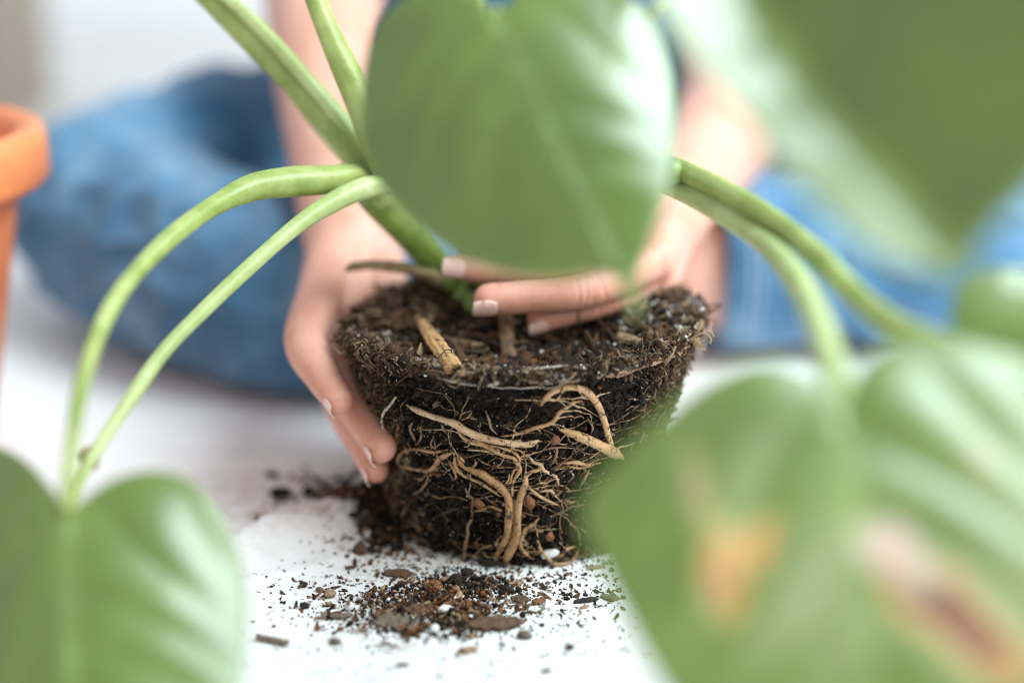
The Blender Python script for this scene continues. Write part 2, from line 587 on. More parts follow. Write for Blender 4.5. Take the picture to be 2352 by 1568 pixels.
root_ball = obj('root_ball', V, F, M['soil'], plant, col=C)
root_ball['label'] = 'dark tapered block of soil bound by pale roots'

# ---- bits: crumbs, flakes, fibres and white grit on the root ball and on the sheet
def ico(sub=0):
    t = (1 + 5 ** .5) / 2
    v = [(-1, t, 0), (1, t, 0), (-1, -t, 0), (1, -t, 0), (0, -1, t), (0, 1, t), (0, -1, -t), (0, 1, -t),
         (t, 0, -1), (t, 0, 1), (-t, 0, -1), (-t, 0, 1)]
    f = [(0, 11, 5), (0, 5, 1), (0, 1, 7), (0, 7, 10), (0, 10, 11), (1, 5, 9), (5, 11, 4), (11, 10, 2), (10, 7, 6),
         (7, 1, 8), (3, 9, 4), (3, 4, 2), (3, 2, 6), (3, 6, 8), (3, 8, 9), (4, 9, 5), (2, 4, 11), (6, 2, 10), (8, 6, 7), (9, 8, 1)]
    v = [norm(q) for q in v]
    for _ in range(sub):
        cache, nf = {}, []
        def mid(a, b):
            key = (min(a, b), max(a, b))
            if key not in cache:
                cache[key] = len(v); v.append(norm((v[a] + v[b]) / 2))
            return cache[key]
        for a, b, c in f:
            ab, bc, ca = mid(a, b), mid(b, c), mid(c, a)
            nf += [(a, ab, ca), (b, bc, ab), (c, ca, bc), (ab, bc, ca)]
        f = nf
    return np.array(v), np.array(f)

def crumb_template(seed, sub=0, rough=0.35):
    r = np.random.default_rng(seed)
    v, f = ico(sub)
    if sub == 0:
        v = v * (1 + r.uniform(-rough, rough, (len(v), 1)))
    else:
        v = v * (1 + rough * sines(v, 0.7, seed, 3)[:, None]) * (1 + r.uniform(-.08, .08, (len(v), 1)))
    return v * r.uniform(0.65, 1.1, 3), f

def flake_template(seed):
    """thin bent bark flake, unit length along x"""
    r = np.random.default_rng(seed)
    n = 5
    xs_ = np.linspace(-1, 1, n)
    wdt = (1 - np.abs(xs_) ** 2.5) * 0.38 * r.uniform(.6, 1.1) + 0.06
    bend, tw = r.uniform(-.35, .35), r.uniform(-.5, .5)
    up, lo = [], []
    for i, x in enumerate(xs_):
        for s in (-1, 1):
            y = s * wdt[i] * r.uniform(.6, 1.2)
            z_ = bend * x * x + tw * y * x + r.uniform(-.05, .05)
            up.append((x, y, z_ + 0.05)); lo.append((x, y, z_ - 0.05))
    v = np.array(up + lo); m = 2 * n; f = []
    for i in range(n - 1):
        a, b, c, d = 2 * i, 2 * i + 1, 2 * i + 3, 2 * i + 2
        f += [(a, d, c), (a, c, b), (a + m, b + m, c + m), (a + m, c + m, d + m)]
        f += [(a, a + m, d + m), (a, d + m, d), (b, c, c + m), (b, c + m, b + m)]
    f += [(0, 1, 1 + m), (0, 1 + m, m), (m - 2, 2 * m - 2, 2 * m - 1), (m - 2, 2 * m - 1, m - 1)]
    return v, np.array(f)

def fibre_template(seed, curl=0.5):
    """thin curled thread, unit half-length along x; the thickness is in y/z about 0.03"""
    r = np.random.default_rng(seed)
    n = 8
    s = np.linspace(-1, 1, n)
    a1, a2, p1, p2 = r.uniform(-curl, curl), r.uniform(-curl, curl), r.uniform(0, 6), r.uniform(0, 6)
    c = np.column_stack([s, a1 * np.sin(s * 2.4 + p1), 0.5 * a2 * np.sin(s * 3.1 + p2)])
    v, f = tube(c, np.full(n, 1.0) * 0.035 * r.uniform(.7, 1.3, n), n=3, sub=1, cap=False)
    tri = []
    for q in f:
        for i in range(1, len(q) - 1): tri.append((q[0], q[i], q[i + 1]))
    return v, np.array(tri)

TPL = {'crumb': [crumb_template(i) for i in range(8)],
       'lump': [crumb_template(20 + i, 1, 0.45) for i in range(6)],
       'flake': [flake_template(40 + i) for i in range(8)],
       'fibre': [fibre_template(60 + i) for i in range(10)],
       'curl': [fibre_template(80 + i, 1.1) for i in range(6)]}

class Bits:
    def __init__(s): s.V, s.F, s.C, s.n = [], [], [], 0
    def add(s, kind, P, Nn, size, colour, tilt=0.35, thick=None):
        """scatter templates at P with normal Nn"""
        P = np.atleast_2d(P); m = len(P)
        if m == 0: return
        size = np.broadcast_to(size, (m,)); colour = np.broadcast_to(colour, (m, 3))
        Nn = np.broadcast_to(Nn, (m, 3)) + rng.normal(0, tilt, (m, 3))
        Nn = Nn / np.linalg.norm(Nn, axis=1)[:, None]
        T = rng.normal(size=(m, 3)); T -= Nn * (T * Nn).sum(1)[:, None]
        T /= np.linalg.norm(T, axis=1)[:, None]
        B = np.cross(Nn, T)
        which = rng.integers(0, len(TPL[kind]), m)
        for k, (tv, tf) in enumerate(TPL[kind]):
            q = np.where(which == k)[0]
            if not len(q): continue
            loc = tv[None] * size[q][:, None, None]
            if thick is not None:      # keep thread thickness independent of length
                th_ = np.broadcast_to(thick, (m,))[q]
                c = tv.reshape(-1, 3, 3).mean(1).repeat(3, axis=0)
                loc = c[None] * size[q][:, None, None] + ((tv - c) / 0.035)[None] * th_[:, None, None]
            v = (loc[:, :, 0:1] * T[q][:, None] + loc[:, :, 1:2] * B[q][:, None] + loc[:, :, 2:3] * Nn[q][:, None]) + P[q][:, None]
            nv = len(tv)
            f = tf[None] + (np.arange(len(q)) * nv)[:, None, None] + s.n
            s.V.append(v.reshape(-1, 3)); s.F.append(f.reshape(-1, 3)); s.C.append(np.repeat(colour[q], nv, axis=0))
            s.n += nv * len(q)
    def build(s, name, parent, m=None, smooth=False):
        return obj(name, np.vstack(s.V), np.vstack(s.F), m or M['soil'], parent, smooth, np.vstack(s.C))

SOILK = 0.72
def palette(m, stops, jit=0.25):
    """random soil colours; stops = [(weight, rgb)]"""
    wts = np.array([a for a, _ in stops]); cs = np.array([b for _, b in stops])
    c = cs[rng.choice(len(cs), m, p=wts / wts.sum())]
    return c * rng.uniform(1 - jit, 1 + jit, (m, 1)) * np.where(c.max(1) > .5, 1.0, SOILK)[:, None]

BLACK, DARK, BROWN, RUST = (0.009, 0.006, 0.004), (0.027, 0.015, 0.008), (0.092, 0.045, 0.021), (0.17, 0.066, 0.024)
TAN, STRAW, GREY, WHITE = (0.26, 0.17, 0.10), (0.42, 0.31, 0.2), (0.22, 0.19, 0.17), (0.75, 0.74, 0.74)

def side_pts(m, z0=0.0, z1=1.0, out=(-0.003, 0.0005), a0=0.0, a1=2 * math.pi):
    a = rng.uniform(a0, a1, m); s = rng.uniform(z0, z1, m); zz = s * H
    r = prof(zz) + rng.uniform(out[0], out[1], m)
    x, y = AX[0] + r * np.cos(a), AX[1] + r * np.sin(a)
    P = np.column_stack([x, y, zz * top_z(x, y) / H])
    return P, np.column_stack([np.cos(a), np.sin(a), np.full(m, 0.15)])

def top_pts(m, r0=0.0, r1=1.0, lift=(-0.001, 0.002), a0=0.0, a1=2 * math.pi):
    a = rng.uniform(a0, a1, m); r = prof(H) * np.sqrt(rng.uniform(r0 ** 2, r1 ** 2, m))
    k = (r / prof(H)) ** 6
    r = r + 0.0024 * rim_wob(a) * k
    x, y = AX[0] + r * np.cos(a), AX[1] + r * np.sin(a)
    return np.column_stack([x, y, top_z(x, y) + 0.0022 * rim_wob(a + 1.7) * k + rng.uniform(lift[0], lift[1], m)]), np.tile((0, 0, 1.0), (m, 1))

b = Bits()
# sides: black crumbs, specks, thin fibres, browner towards the rim
P, Q = side_pts(9000, 0.0, 0.95);  b.add('crumb', P, Q, rng.uniform(.0004, .0013, 9000), palette(9000, [(7, BLACK), (4, DARK), (.6, BROWN), (.15, RUST)]))
P, Q = side_pts(700, 0.0, 0.95);   b.add('lump', P, Q, rng.uniform(.0010, .0024, 700), palette(700, [(6, BLACK), (3, DARK), (.5, BROWN)]))
P, Q = side_pts(900, 0.0, 0.95);   b.add('flake', P, Q, rng.uniform(.0010, .0032, 900), palette(900, [(3, BLACK), (4, DARK), (2, BROWN), (.5, RUST), (.3, TAN)]))
P, Q = side_pts(2200, 0.0, 1.0, (-.0015, .0008));  b.add('crumb', P, Q, rng.uniform(.00014, .00038, 2200), palette(2200, [(3, WHITE), (2, TAN), (2, GREY)]))
P, Q = side_pts(1500, 0.0, 0.9, (-.0025, .0002));  b.add('fibre', P, Q, rng.uniform(.002, .007, 1500), palette(1500, [(3, BROWN), (.8, TAN), (4, DARK)]), .2, rng.uniform(.00010, .00022, 1500))
# upper band of the side: matted fibres
P, Q = side_pts(1200, 0.968, 1.02, (-.002, .0006)); b.add('fibre', P, Q, rng.uniform(.0010, .0026, 1200), palette(1200, [(4, BROWN), (2, TAN), (2, DARK), (.8, GREY)]), .45, rng.uniform(.00012, .0003, 1200))
P, Q = side_pts(400, 0.968, 1.02, (-.002, .0005)); b.add('flake', P, Q, rng.uniform(.001, .0024, 400), palette(400, [(4, BROWN), (2, RUST), (1.5, TAN), (2, DARK)]), .6)
P, Q = side_pts(1200, 0.968, 1.02, (-.001, .0018)); b.add('crumb', P, Q, rng.uniform(.0004, .0013, 1200), palette(1200, [(3, BROWN), (2, GREY), (3, DARK), (.5, WHITE)]))
# left flank (towards the fingers) and right flank: brown matted rootlets
for a0, a1 in ((math.radians(165), math.radians(222)), (math.radians(-45), math.radians(20))):
    P, Q = side_pts(900, 0.05, 1.0, (-.003, .0006), a0, a1); b.add('curl', P, Q, rng.uniform(.002, .006, 900), palette(900, [(4, BROWN), (3, TAN), (1, STRAW)]), .35, rng.uniform(.0002, .0005, 900))
    P, Q = side_pts(800, 0.3, 1.0, (-.003, .0003), a0, a1); b.add('flake', P, Q, rng.uniform(.001, .0035, 800), palette(800, [(4, BROWN), (2, TAN), (2, DARK)]), .6)
    P, Q = side_pts(900, 0.62, 1.0, (-.001, .0016), a0, a1); b.add('curl', P, Q, rng.uniform(.0015, .004, 900), palette(900, [(4, BROWN), (2, TAN), (3, DARK)]), .6, rng.uniform(.0002, .0005, 900))
# top: bark crumbs, flakes, fibres, perlite
P, Q = top_pts(5200);            b.add('crumb', P, Q, rng.uniform(.0004, .0015, 5200), palette(5200, [(3, BLACK), (4, DARK), (3, BROWN), (.6, RUST), (.3, GREY)]))
P, Q = top_pts(500);             b.add('lump', P, Q, rng.uniform(.0011, .003, 500), palette(500, [(3, BLACK), (4, DARK), (3, BROWN), (.7, RUST)]))
P, Q = top_pts(1500, 0, 1.0, (-.001, .002)); b.add('flake', P, Q, rng.uniform(.0008, .0028, 1500), palette(1500, [(4, DARK), (4, BROWN), (1, RUST), (.9, TAN), (.3, GREY)]), .5)
P, Q = top_pts(420, 0, .95, (.0, .003)); b.add('flake', P, Q, rng.uniform(.0028, .0066, 420), palette(420, [(4, DARK), (4, BROWN), (.8, RUST), (1.4, (.15, .10, .065)), (.6, TAN)]), .6)
P, Q = top_pts(130, .1, .98, (.001, .004)); b.add('flake', P, Q, rng.uniform(.005, .0085, 130), palette(130, [(3, DARK), (4, BROWN), (1.4, (.15, .10, .065))]), .55)
P, Q = top_pts(160, 0, .95, (.0, .002)); b.add('lump', P, Q, rng.uniform(.002, .0042, 160), palette(160, [(4, DARK), (4, BROWN), (1, (.14, .08, .05))]))
P, Q = top_pts(1400, 0, 1.03, (-.0005, .003)); b.add('fibre', P, Q, rng.uniform(.0015, .006, 1400), palette(1400, [(4, BROWN), (2, TAN), (2, DARK), (.5, STRAW)]), .4, rng.uniform(.00012, .00032, 1400))
P, Q = top_pts(420, 0, 1.0, (.0, .003)); b.add('crumb', P, Q, rng.uniform(.0003, .0011, 420), palette(420, [(3, WHITE), (2, GREY), (1, STRAW)]))
# rim: ragged lip, denser and paler, more to the right
P, Q = top_pts(2000, 0.88, 1.03, (-.0015, .0030)); b.add('flake', P, Q, rng.uniform(.001, .0032, 2000), palette(2000, [(4, BROWN), (2.5, TAN), (2, DARK), (1.5, GREY), (.6, RUST), (.4, STRAW)]), .9)
P, Q = top_pts(2000, 0.92, 1.04, (-.0015, .003)); b.add('curl', P, Q, rng.uniform(.0012, .0040, 2000), palette(2000, [(4, BROWN), (2.5, TAN), (1, STRAW), (2, DARK)]), .8, rng.uniform(.00014, .0004, 2000))
P, Q = top_pts(260, 0.90, 1.06, (-.004, .003)); b.add('curl', P, Q, rng.uniform(.004, .008, 260), palette(260, [(4, BROWN), (2.5, TAN), (1, STRAW), (2, DARK)]), 1.0, rng.uniform(.0002, .0005, 260))
P, Q = top_pts(200, 0.86, 1.03, (-.003, .003)); b.add('lump', P, Q, rng.uniform(.0015, .0038, 200), palette(200, [(3, BLACK), (4, DARK), (3, BROWN)]))
P, Q = top_pts(240, 0.86, 1.04, (-.002, .003)); b.add('flake', P, Q, rng.uniform(.003, .006, 240), palette(240, [(4, BROWN), (2, TAN), (3, DARK), (1, GREY)]), 1.0)
P, Q = top_pts(900, 0.9, 1.03, (-.0015, .003)); b.add('crumb', P, Q, rng.uniform(.0003, .0010, 900), palette(900, [(2, WHITE), (3, GREY), (3, TAN)]))
P, Q = top_pts(700, 0.55, 1.04, (-.001, .004), math.radians(-25), math.radians(50)); b.add('flake', P, Q, rng.uniform(.0015, .004, 700), palette(700, [(3, BROWN), (3, TAN), (2, GREY), (1, WHITE), (1, DARK)]), .8)
P, Q = top_pts(500, 0.55, 1.0, (.0, .006), math.radians(110), math.radians(185)); b.add('flake', P, Q, rng.uniform(.003, .008, 500), palette(500, [(3, BROWN), (3, (0.13, 0.08, 0.04)), (2, DARK), (.7, TAN)]), .45)
o = b.build('soil_crumbs', root_ball)
o['kind'] = 'stuff'; o['label'] = 'crumbs, bark bits and hair roots covering the root ball'

# ---- roots, traced over the surface of the root ball
RX, RY, RS = 1500.0, 1450.0, 1.845
def rp(x, y):      # sketch grid of the root study -> sighting units
    return (RX + x / RS) / 1.7415, (RY + y / RS) / 1.7415

ROOTS = [
 ('root', [(1225,310,32),(1260,250,40),(1320,205,44),(1400,178,48),(1490,178,52),(1560,210,56),(1612,270,58),(1650,340,56),(1682,430,52),(1706,520,50),(1728,600,46),(1745,680,40)]),
 ('root', [(1360,490,28),(1440,512,60),(1540,552,74),(1640,600,80),(1740,650,84),(1820,700,70)]),
 ('root', [(240,310,22),(330,350,44),(430,390,46),(530,420,50),(610,450,56),(680,495,62),(760,530,62),(850,560,56),(960,580,52),(1070,592,50),(1150,590,50),(1205,568,24)]),
 ('root', [(605,468,18),(640,530,24),(710,580,27),(800,600,32),(880,640,34),(960,680,32),(1020,697,30),(1048,740,32),(1056,790,30)]),
 ('root', [(720,600,14),(745,565,16),(820,600,18),(930,622,18),(1010,650,20),(1062,690,22),(1066,760,24)]),
 ('root', [(690,640,20),(760,642,17),(860,655,18),(980,692,18),(1020,710,16)]),
 ('root', [(890,610,12),(970,640,14),(1050,668,14)]),
 ('root', [(1000,620,12),(1080,650,13),(1095,680,12)]),
 ('root', [(1030,692,16),(1100,682,20),(1160,662,17),(1215,655,10)]),
 ('root', [(610,690,28),(650,745,42),(730,790,48),(800,815,58),(870,865,62),(930,910,60),(972,960,58),(990,1020,55),(992,1100,58),(986,1180,58),(980,1260,58),(955,1320,54),(920,1380,40),(890,1430,30),(915,1466,26),(970,1472,22),(1012,1502,18)]),
 ('root', [(1112,800,34),(1110,880,46),(1084,950,52),(1062,1030,58),(1056,1110,58),(1050,1190,58),(1042,1260,62),(1016,1340,66),(978,1420,64),(962,1452,58)]),
 ('root', [(1030,1000,26),(1022,1100,26),(1018,1200,24),(1005,1290,20)]),
 ('root', [(1062,740,44),(1070,785,34),(1040,840,24),(1016,890,24),(1014,960,22),(1030,1010,20)]),
 ('root', [(1078,780,20),(1032,786,19),(1010,830,18),(1000,878,17),(968,886,13)]),
 ('root', [(990,815,14),(988,860,16),(960,890,12)]),
 ('root', [(1110,870,36),(1114,830,34),(1150,800,30),(1210,780,26),(1240,740,22)]),
 ('root', [(1140,690,17),(1170,725,25),(1220,745,28),(1246,790,26),(1310,820,24),(1340,850,20),(1355,905,15)]),
 ('root', [(1130,910,22),(1180,955,27),(1240,995,27),(1310,1030,22),(1350,1044,14)]),
 ('root', [(1215,950,14),(1290,936,26),(1330,975,24),(1368,1018,17)]),
 ('root', [(1180,898,12),(1220,882,15),(1262,884,12)]),
 ('root', [(580,660,28),(530,680,34),(480,710,36),(450,760,35),(400,795,34),(340,785,32),(260,770,30),(195,752,22),(182,702,22),(218,655,25),(290,635,26),(360,640,26),(440,656,26),(540,640,22)]),
 ('root', [(590,664,30),(600,740,30),(620,790,27),(680,840,25),(760,870,23),(830,910,25),(880,945,22),(922,982,13)]),
 ('root', [(550,735,24),(590,780,27),(606,830,25),(590,866,14)]),
 ('root', [(615,670,22),(650,710,26),(682,742,14)]),
 ('root', [(740,708,18),(746,740,24),(718,778,26)]),
 ('root_dull', [(245,990,13),(330,950,18),(370,910,18),(400,850,20),(380,815,16)]),
 ('root', [(730,1092,13),(790,1082,18),(850,1055,22),(910,1075,24),(972,1108,22)]),
 ('root_dull', [(640,860,12),(670,920,14),(692,970,18),(725,1000,18),(720,1080,17),(720,1140,18),(690,1200,20),(690,1260,22),(672,1340,24),(660,1450,22)]),
 ('root', [(1215,1135,18),(1170,1180,28),(1110,1220,30),(1085,1280,28),(1070,1340,28),(1100,1390,28),(1165,1440,24)]),
 ('root', [(1195,1240,16),(1200,1310,22),(1220,1370,25),(1270,1430,27),(1320,1475,27),(1390,1478,25),(1450,1450,24),(1500,1385,18)]),
 ('root', [(1300,1440,16),(1370,1412,22),(1410,1370,27),(1475,1350,18)]),
 ('root', [(1525,280,16),(1460,290,24),(1410,325,28),(1350,370,38),(1320,420,30),(1260,455,28),(1180,475,27),(1110,500,26),(1030,525,21),(930,540,14)]),
 ('root_dull', [(820,355,16),(845,420,18),(860,480,16),(905,528,12)]),
 ('root', [(1395,738,26),(1480,728,30),(1560,748,26),(1660,735,24)]),
 ('root', [(1420,760,14),(1500,772,18),(1600,762,18)]),
 ('root_dull', [(1575,790,22),(1540,850,25),(1505,915,22)]),
 ('root_dull', [(1230,645,14),(1330,622,18),(1332,680,20),(1300,745,20)]),
 ('root_dull', [(1490,630,16),(1360,620,15),(1250,640,12)]),
 ('root_dull', [(185,450,34),(172,560,36),(166,640,30)]),
 ('root_dull', [(285,440,22),(270,480,24),(300,560,20),(310,610,14)]),
 ('root_dull', [(140,980,34),(146,1080,34),(165,1135,28),(190,1040,24),(235,1022,18)]),
 ('root_dull', [(498,440,18),(508,480,22),(526,516,12)]),
 ('root', [(628,405,12),(650,372,14),(712,352,12)]),
 ('root', [(640,420,12),(690,400,14),(715,365,11)]),
 ('root_dull', [(1430,790,12),(1460,830,14),(1420,880,12)]),
 ('root_dull', [(1400,1010,14),(1440,1025,18),(1490,1015,14)]),
 ('root_dull', [(60,1250,30),(130,1300,36),(230,1360,34),(330,1400,20)]),
 ('root_dull', [(240,1240,24),(320,1290,30),(400,1320,20)]),
 ('root_dull', [(340,470,16),(350,540,18),(320,600,16)]),
 ('root_dull', [(440,540,13),(420,600,15),(455,640,14)]),
 ('root', [(380,820,12),(350,860,12),(300,850,10)]),
 ('root_dull', [(1100,690,14),(1115,740,18),(1108,800,16)]),
 ('root_dull', [(1560,400,14),(1600,470,16),(1590,520,12)]),
 ('root_dull', [(760,700,12),(800,730,12),(860,760,10)]),
]
ROOTPTS = []
for kind, pts in ROOTS:
    P, R = [], []
    for i, (x, y, wd) in enumerate(pts):
        p, n, t = plug_hit(*rp(x, y))
        r = 1.0 * wd / RS / 1.7415 / 2 / KF * t
        end = i in (0, len(pts) - 1)
        p = p + n * (0.0005 + r * (0.1 if end else 0.5))
        if p[2] < r + 0.0005: p[2] = r + 0.0008
        P.append(p); R.append(r * (0.45 if end else random.uniform(.88, 1.1)))
    V, F = tube(P, R, n=10, sub=6, jitter=0.09)
    obj('root', V, F, M[kind if kind != 'root' else random.choice(('root', 'root', 'root_pale', 'root_ochre'))], root_ball)
    ROOTPTS.append((P, R, kind))

# fine rootlets wandering over the face
hr = []
for i in range(130):
    a = random.uniform(math.radians(175), math.radians(365)); zz = random.uniform(.004, .078)
    da, dz = random.choice((-1, 1)) * random.uniform(.02, .06), random.uniform(-.0022, .0022)
    r0 = random.choice((.00016, .0002, .00026, .00034))
    P = []
    for k in range(random.randint(7, 16)):
        rr = float(prof(zz)) - .0004
        P.append((AX[0] + rr * math.cos(a), AX[1] + rr * math.sin(a), zz))
        a += da; zz = min(max(zz + dz, .002), .083)
        da += random.uniform(-.035, .035); dz += random.uniform(-.0018, .0018); da *= .9; dz *= .9
    hr.append(tube(P, [r0 * random.uniform(.7, 1.2) for _ in P], n=5, sub=3, cap=False))
side = []
for P0, R0, kd in ROOTPTS:        # side rootlets leaving the thicker roots
    if kd != 'root': continue
    for k in range(1, len(P0) - 1):
        if random.random() < .25: continue
        q = P0[k]; a = math.atan2(q[1] - AX[1], q[0] - AX[0]); zz = float(q[2])
        da, dz = random.uniform(-.05, .05), random.uniform(-.002, .002)
        r0 = min(.00042, R0[k] * random.uniform(.22, .4)); P = []; L_ = random.randint(5, 11)
        for j in range(L_):
            rr = float(prof(zz)) + .0004 - .0012 * j / L_
            P.append((AX[0] + rr * math.cos(a), AX[1] + rr * math.sin(a), zz))
            a += da; zz = min(max(zz + dz, .002), .083)
            da += random.uniform(-.03, .03); dz += random.uniform(-.0016, .0016); da *= .9; dz *= .9
        side.append(tube(P, [r0 * (1 - .7 * j / L_) for j in range(L_)], n=5, sub=3, cap=False))
hr = hr[:95] + side
for part_, m_, l_ in ((hr[:95], 'root_dull', 'fine brown hair roots over the face of the root ball'), (hr[95:], 'root_pale', 'fine pale hair roots over the face of the root ball')):
    V, F = join(part_)
    o = obj('hair_roots', V, F, M[m_], root_ball)
    o['kind'] = 'stuff'; o['label'] = l_

# pale strand running along the rim, and a dry strand hanging at the left
strand = [(250,-60,18),(340,10,22),(400,60,24),(470,115,24),(560,150,24),(700,178,22),(850,182,24),(930,158,40),(1000,132,22),(1150,125,20),(1300,108,20),(1450,88,16),(1600,60,14)]
P, R = [], []
for x, y, wd in strand:
    p, n, t = plug_hit(*rp(x, y)); P.append(p + n * 0.0030 + np.array([0, 0, .0022])); R.append(wd / RS / 1.7415 / 2 / KF * t)
V, F = tube(P, R, n=8, sub=8, jitter=0.22)
obj('rim_strand', V, F, M['strand'], root_ball)
for i in range(20):
    a = random.uniform(math.radians(178), math.radians(350)); da = random.choice((-1, 1)) * random.uniform(.035, .06)
    dz = random.uniform(-.0045, .0025); rr = prof(H) + random.uniform(-.002, .0018); P = []
    for k in range(random.randint(6, 13)):
        x, y = AX[0] + (rr + .0018 * float(rim_wob(a))) * math.cos(a), AX[1] + (rr + .0018 * float(rim_wob(a))) * math.sin(a)
        zz = float(top_z(x, y)) + dz
        rz = float(prof(min(zz, H))) + .0012
        if dz < -.001: x, y = AX[0] + rz * math.cos(a), AX[1] + rz * math.sin(a)
        P.append((x, y, zz)); a += da; dz += random.uniform(-.0009, .0008)
    r0 = random.choice((.0004, .0006, .0009))
    V, F = tube(P, [r0 * random.uniform(.6, 1.2) for _ in P], n=7, sub=4, jitter=.2)
    obj('rim_strand', V, F, M[random.choice(('strand', 'root_dull', 'root_dull', 'strand'))], root_ball)
P, R = [], []
for x, y, wd in [(225,230,14),(190,290,22),(150,340,20),(135,400,15),(146,465,10)]:
    p, n, t = plug_hit(*rp(x, y)); P.append(p + n * 0.006); R.append(wd / RS / 1.7415 / 2 / KF * t)
V, F = tube(P, R, n=6, sub=6, jitter=0.3)
obj('dry_strand', V, F, M['strand'], root_ball)
# frayed strands hanging from the right rim
for pts in ([(1598,700,.735),(1606,740,.73),(1603,790,.728),(1607,822,.728)], [(1560,800,.70),(1568,830,.695),(1556,860,.695)], [(1590,690,.74),(1625,735,.735),(1612,800,.735)]):
    V, F = tube([at(*q) for q in pts], [.0007, .0009, .0007, .0004][:len(pts)], n=6, sub=5, jitter=.25)
    obj('dry_strand', V, F, M['strand'], root_ball)

# orange bark flakes set in the face, the pale chip, the round bead
def blob(name, centre, dims, m, parent, seed, ux=(1, 0, 0), un=(0, -1, 0), sub=2, rough=0.3):
    v, f = ico(sub)
    v = v * (1 + rough * sines(v, 0.5, seed, 3)[:, None])
    ux = norm(ux); un = norm(np.asarray(un) - ux * np.dot(un, ux)); uy = np.cross(un, ux)
    v = v * np.asarray(dims)
    V = centre + v[:, 0:1] * ux + v[:, 1:2] * uy + v[:, 2:3] * un
    return obj(name, V, f, m, parent)

for i, (x, y, dx, dy, dz, ang) in enumerate([(775,1025,44,50,14,20),(1135,1010,40,62,12,10),(1285,1270,52,40,12,-15),(915,1105,24,20,8,0),(1330,560,46,40,10,20)]):
    p, n, t = plug_hit(*rp(x, y)); k = t / KF / RS / 1.7415
    a = math.radians(ang)
    tx = norm(np.cross((0, 0, 1.0), n)); ux = tx * math.cos(a) + np.array([0, 0, 1.0]) * math.sin(a)
    tv, tf = flake_template(140 + i)
    uy = norm(np.cross(n, ux)); tv = tv * np.array([dy * k, dx * k * 2.4, dx * k])
    obj('bark_flake', p + n * 0.0022 + tv[:, 0:1] * uy + tv[:, 1:2] * ux + tv[:, 2:3] * n, tf, M['orange_flake'], root_ball, smooth=False)
p, n, t = plug_hit(*rp(1765, 72))
blob('perlite_bead', p + n * .002, (.0019, .0021, .0018), M['perlite'], root_ball, 120, (1, 0, 0), n, 2, 0.12)
p, n, t = plug_hit(*rp(1290, 1405))
blob('perlite_bead', p + n * .0005, (.0042, .0020, .0012), M['perlite'], root_ball, 121, (1, 0, .35), n, 2, 0.3)
def on_top(x, y, lift=0.0):
    d = (FWD * KF + RGT * (x - 1176.0) + UPV * (784.0 - y)) / KF
    for t in np.linspace(0.60, 0.85, 501):
        p = CAM + d * t
        if p[2] < top_z(p[0], p[1]): break
    return p + np.array([0, 0, lift]), t
for i, (x, y, s, kk) in enumerate([(1040,838,8,'perlite'),(1036,815,7,'perlite'),(1085,838,7,'perlite'),(1062,845,10,'strand'),(1108,836,14,'strand'),(1136,840,12,'strand'),(1392,702,13,'perlite'),(1540,660,12,'perlite'),(1480,700,9,'perlite'),(1590,700,11,'perlite'),(1505,745,10,'perlite'),(1560,745,8,'perlite'),(1455,740,9,'strand'),(1578,762,9,'perlite'),(1165,820,22,'twig'),(1188,800,20,'twig'),(1120,855,12,'orange_flake'),(1270,860,20,'orange_flake'),(1250,820,18,'twig'),(1325,800,16,'twig')]):
    p, t = on_top(x, y, 0.0016); r = s / 2 * t / KF * 1.25
    blob('perlite_bead' if kk == 'perlite' else 'bark_crumb', p, (r, r * .8, r * .75), M[kk], root_ball, 130 + i, (1, .3 * math.sin(i), 0), (0, -.4, 1), 2, 0.35)

# the wood chip leaning on the front of the soil: splintered stick
def splinter(p0, p1, wid, thick, seed, n=14):
    r = np.random.default_rng(seed)
    d = p1 - p0; L = np.linalg.norm(d); d /= L
    side = norm(np.cross(d, (0, -0.75, 0.65))); up = norm(np.cross(side, d))
    V, F = [], []
    n *= 2
    m = 26
    amp = r.uniform(.78, 1.15, m)
    for i in range(n):
        s = i / (n - 1)
        ww = wid * (0.5 + 0.55 * min(1, s * 2.2)) * (1 + r.uniform(-.10, .10))
        for k in range(m):
            a = 2 * math.pi * k / m
            groove = amp[(k + int(s * 2)) % m]
            end = (r.uniform(-.0016, .0016) if i in (0, n - 1) else 0)
            V.append(p0 + d * (L * s + end) + side * math.cos(a) * ww * (0.6 + 0.4 * groove) + up * math.sin(a) * thick * groove)
    for i in range(n - 1):
        for k in range(m):
            F.append((i * m + k, i * m + (k + 1) % m, (i + 1) * m + (k + 1) % m, (i + 1) * m + k))
    F += [tuple(range(m - 1, -1, -1)), tuple(range((n - 1) * m, n * m))]
    return np.array(V), F
def grain(V, c1, c2, seed, m=26):
    r = np.random.default_rng(seed)
    g = r.uniform(0, 1, m); rows = len(V) // m
    C = []
    for i in range(rows):
        for k in range(m):
            q = g[k] * .75 + r.uniform(0, .25)
            c = np.array(c1) * q + np.array(c2) * (1 - q)
            if r.uniform() < .04: c = np.array(DARK)
            C.append(c)
    return np.array(C)
pa, _ = on_top(1042, 862, .003); pb, _ = on_top(962, 760, 0.006)
V, F = splinter(pb, pa, .0034, .0018, 5)
obj('wood_chip', V, F, M['soil'], root_ball, True, grain(V, (0.66, 0.42, 0.20), (0.28, 0.13, 0.045), 3))
pa2, _ = on_top(1060, 868, .002); pb2, _ = on_top(1030, 836, .003)
V, F = splinter(pb2, pa2, .0016, .001, 6)
obj('wood_chip', V, F, M['soil'], root_ball, True, grain(V, (0.70, 0.5, 0.28), (0.40, 0.24, 0.1), 4))
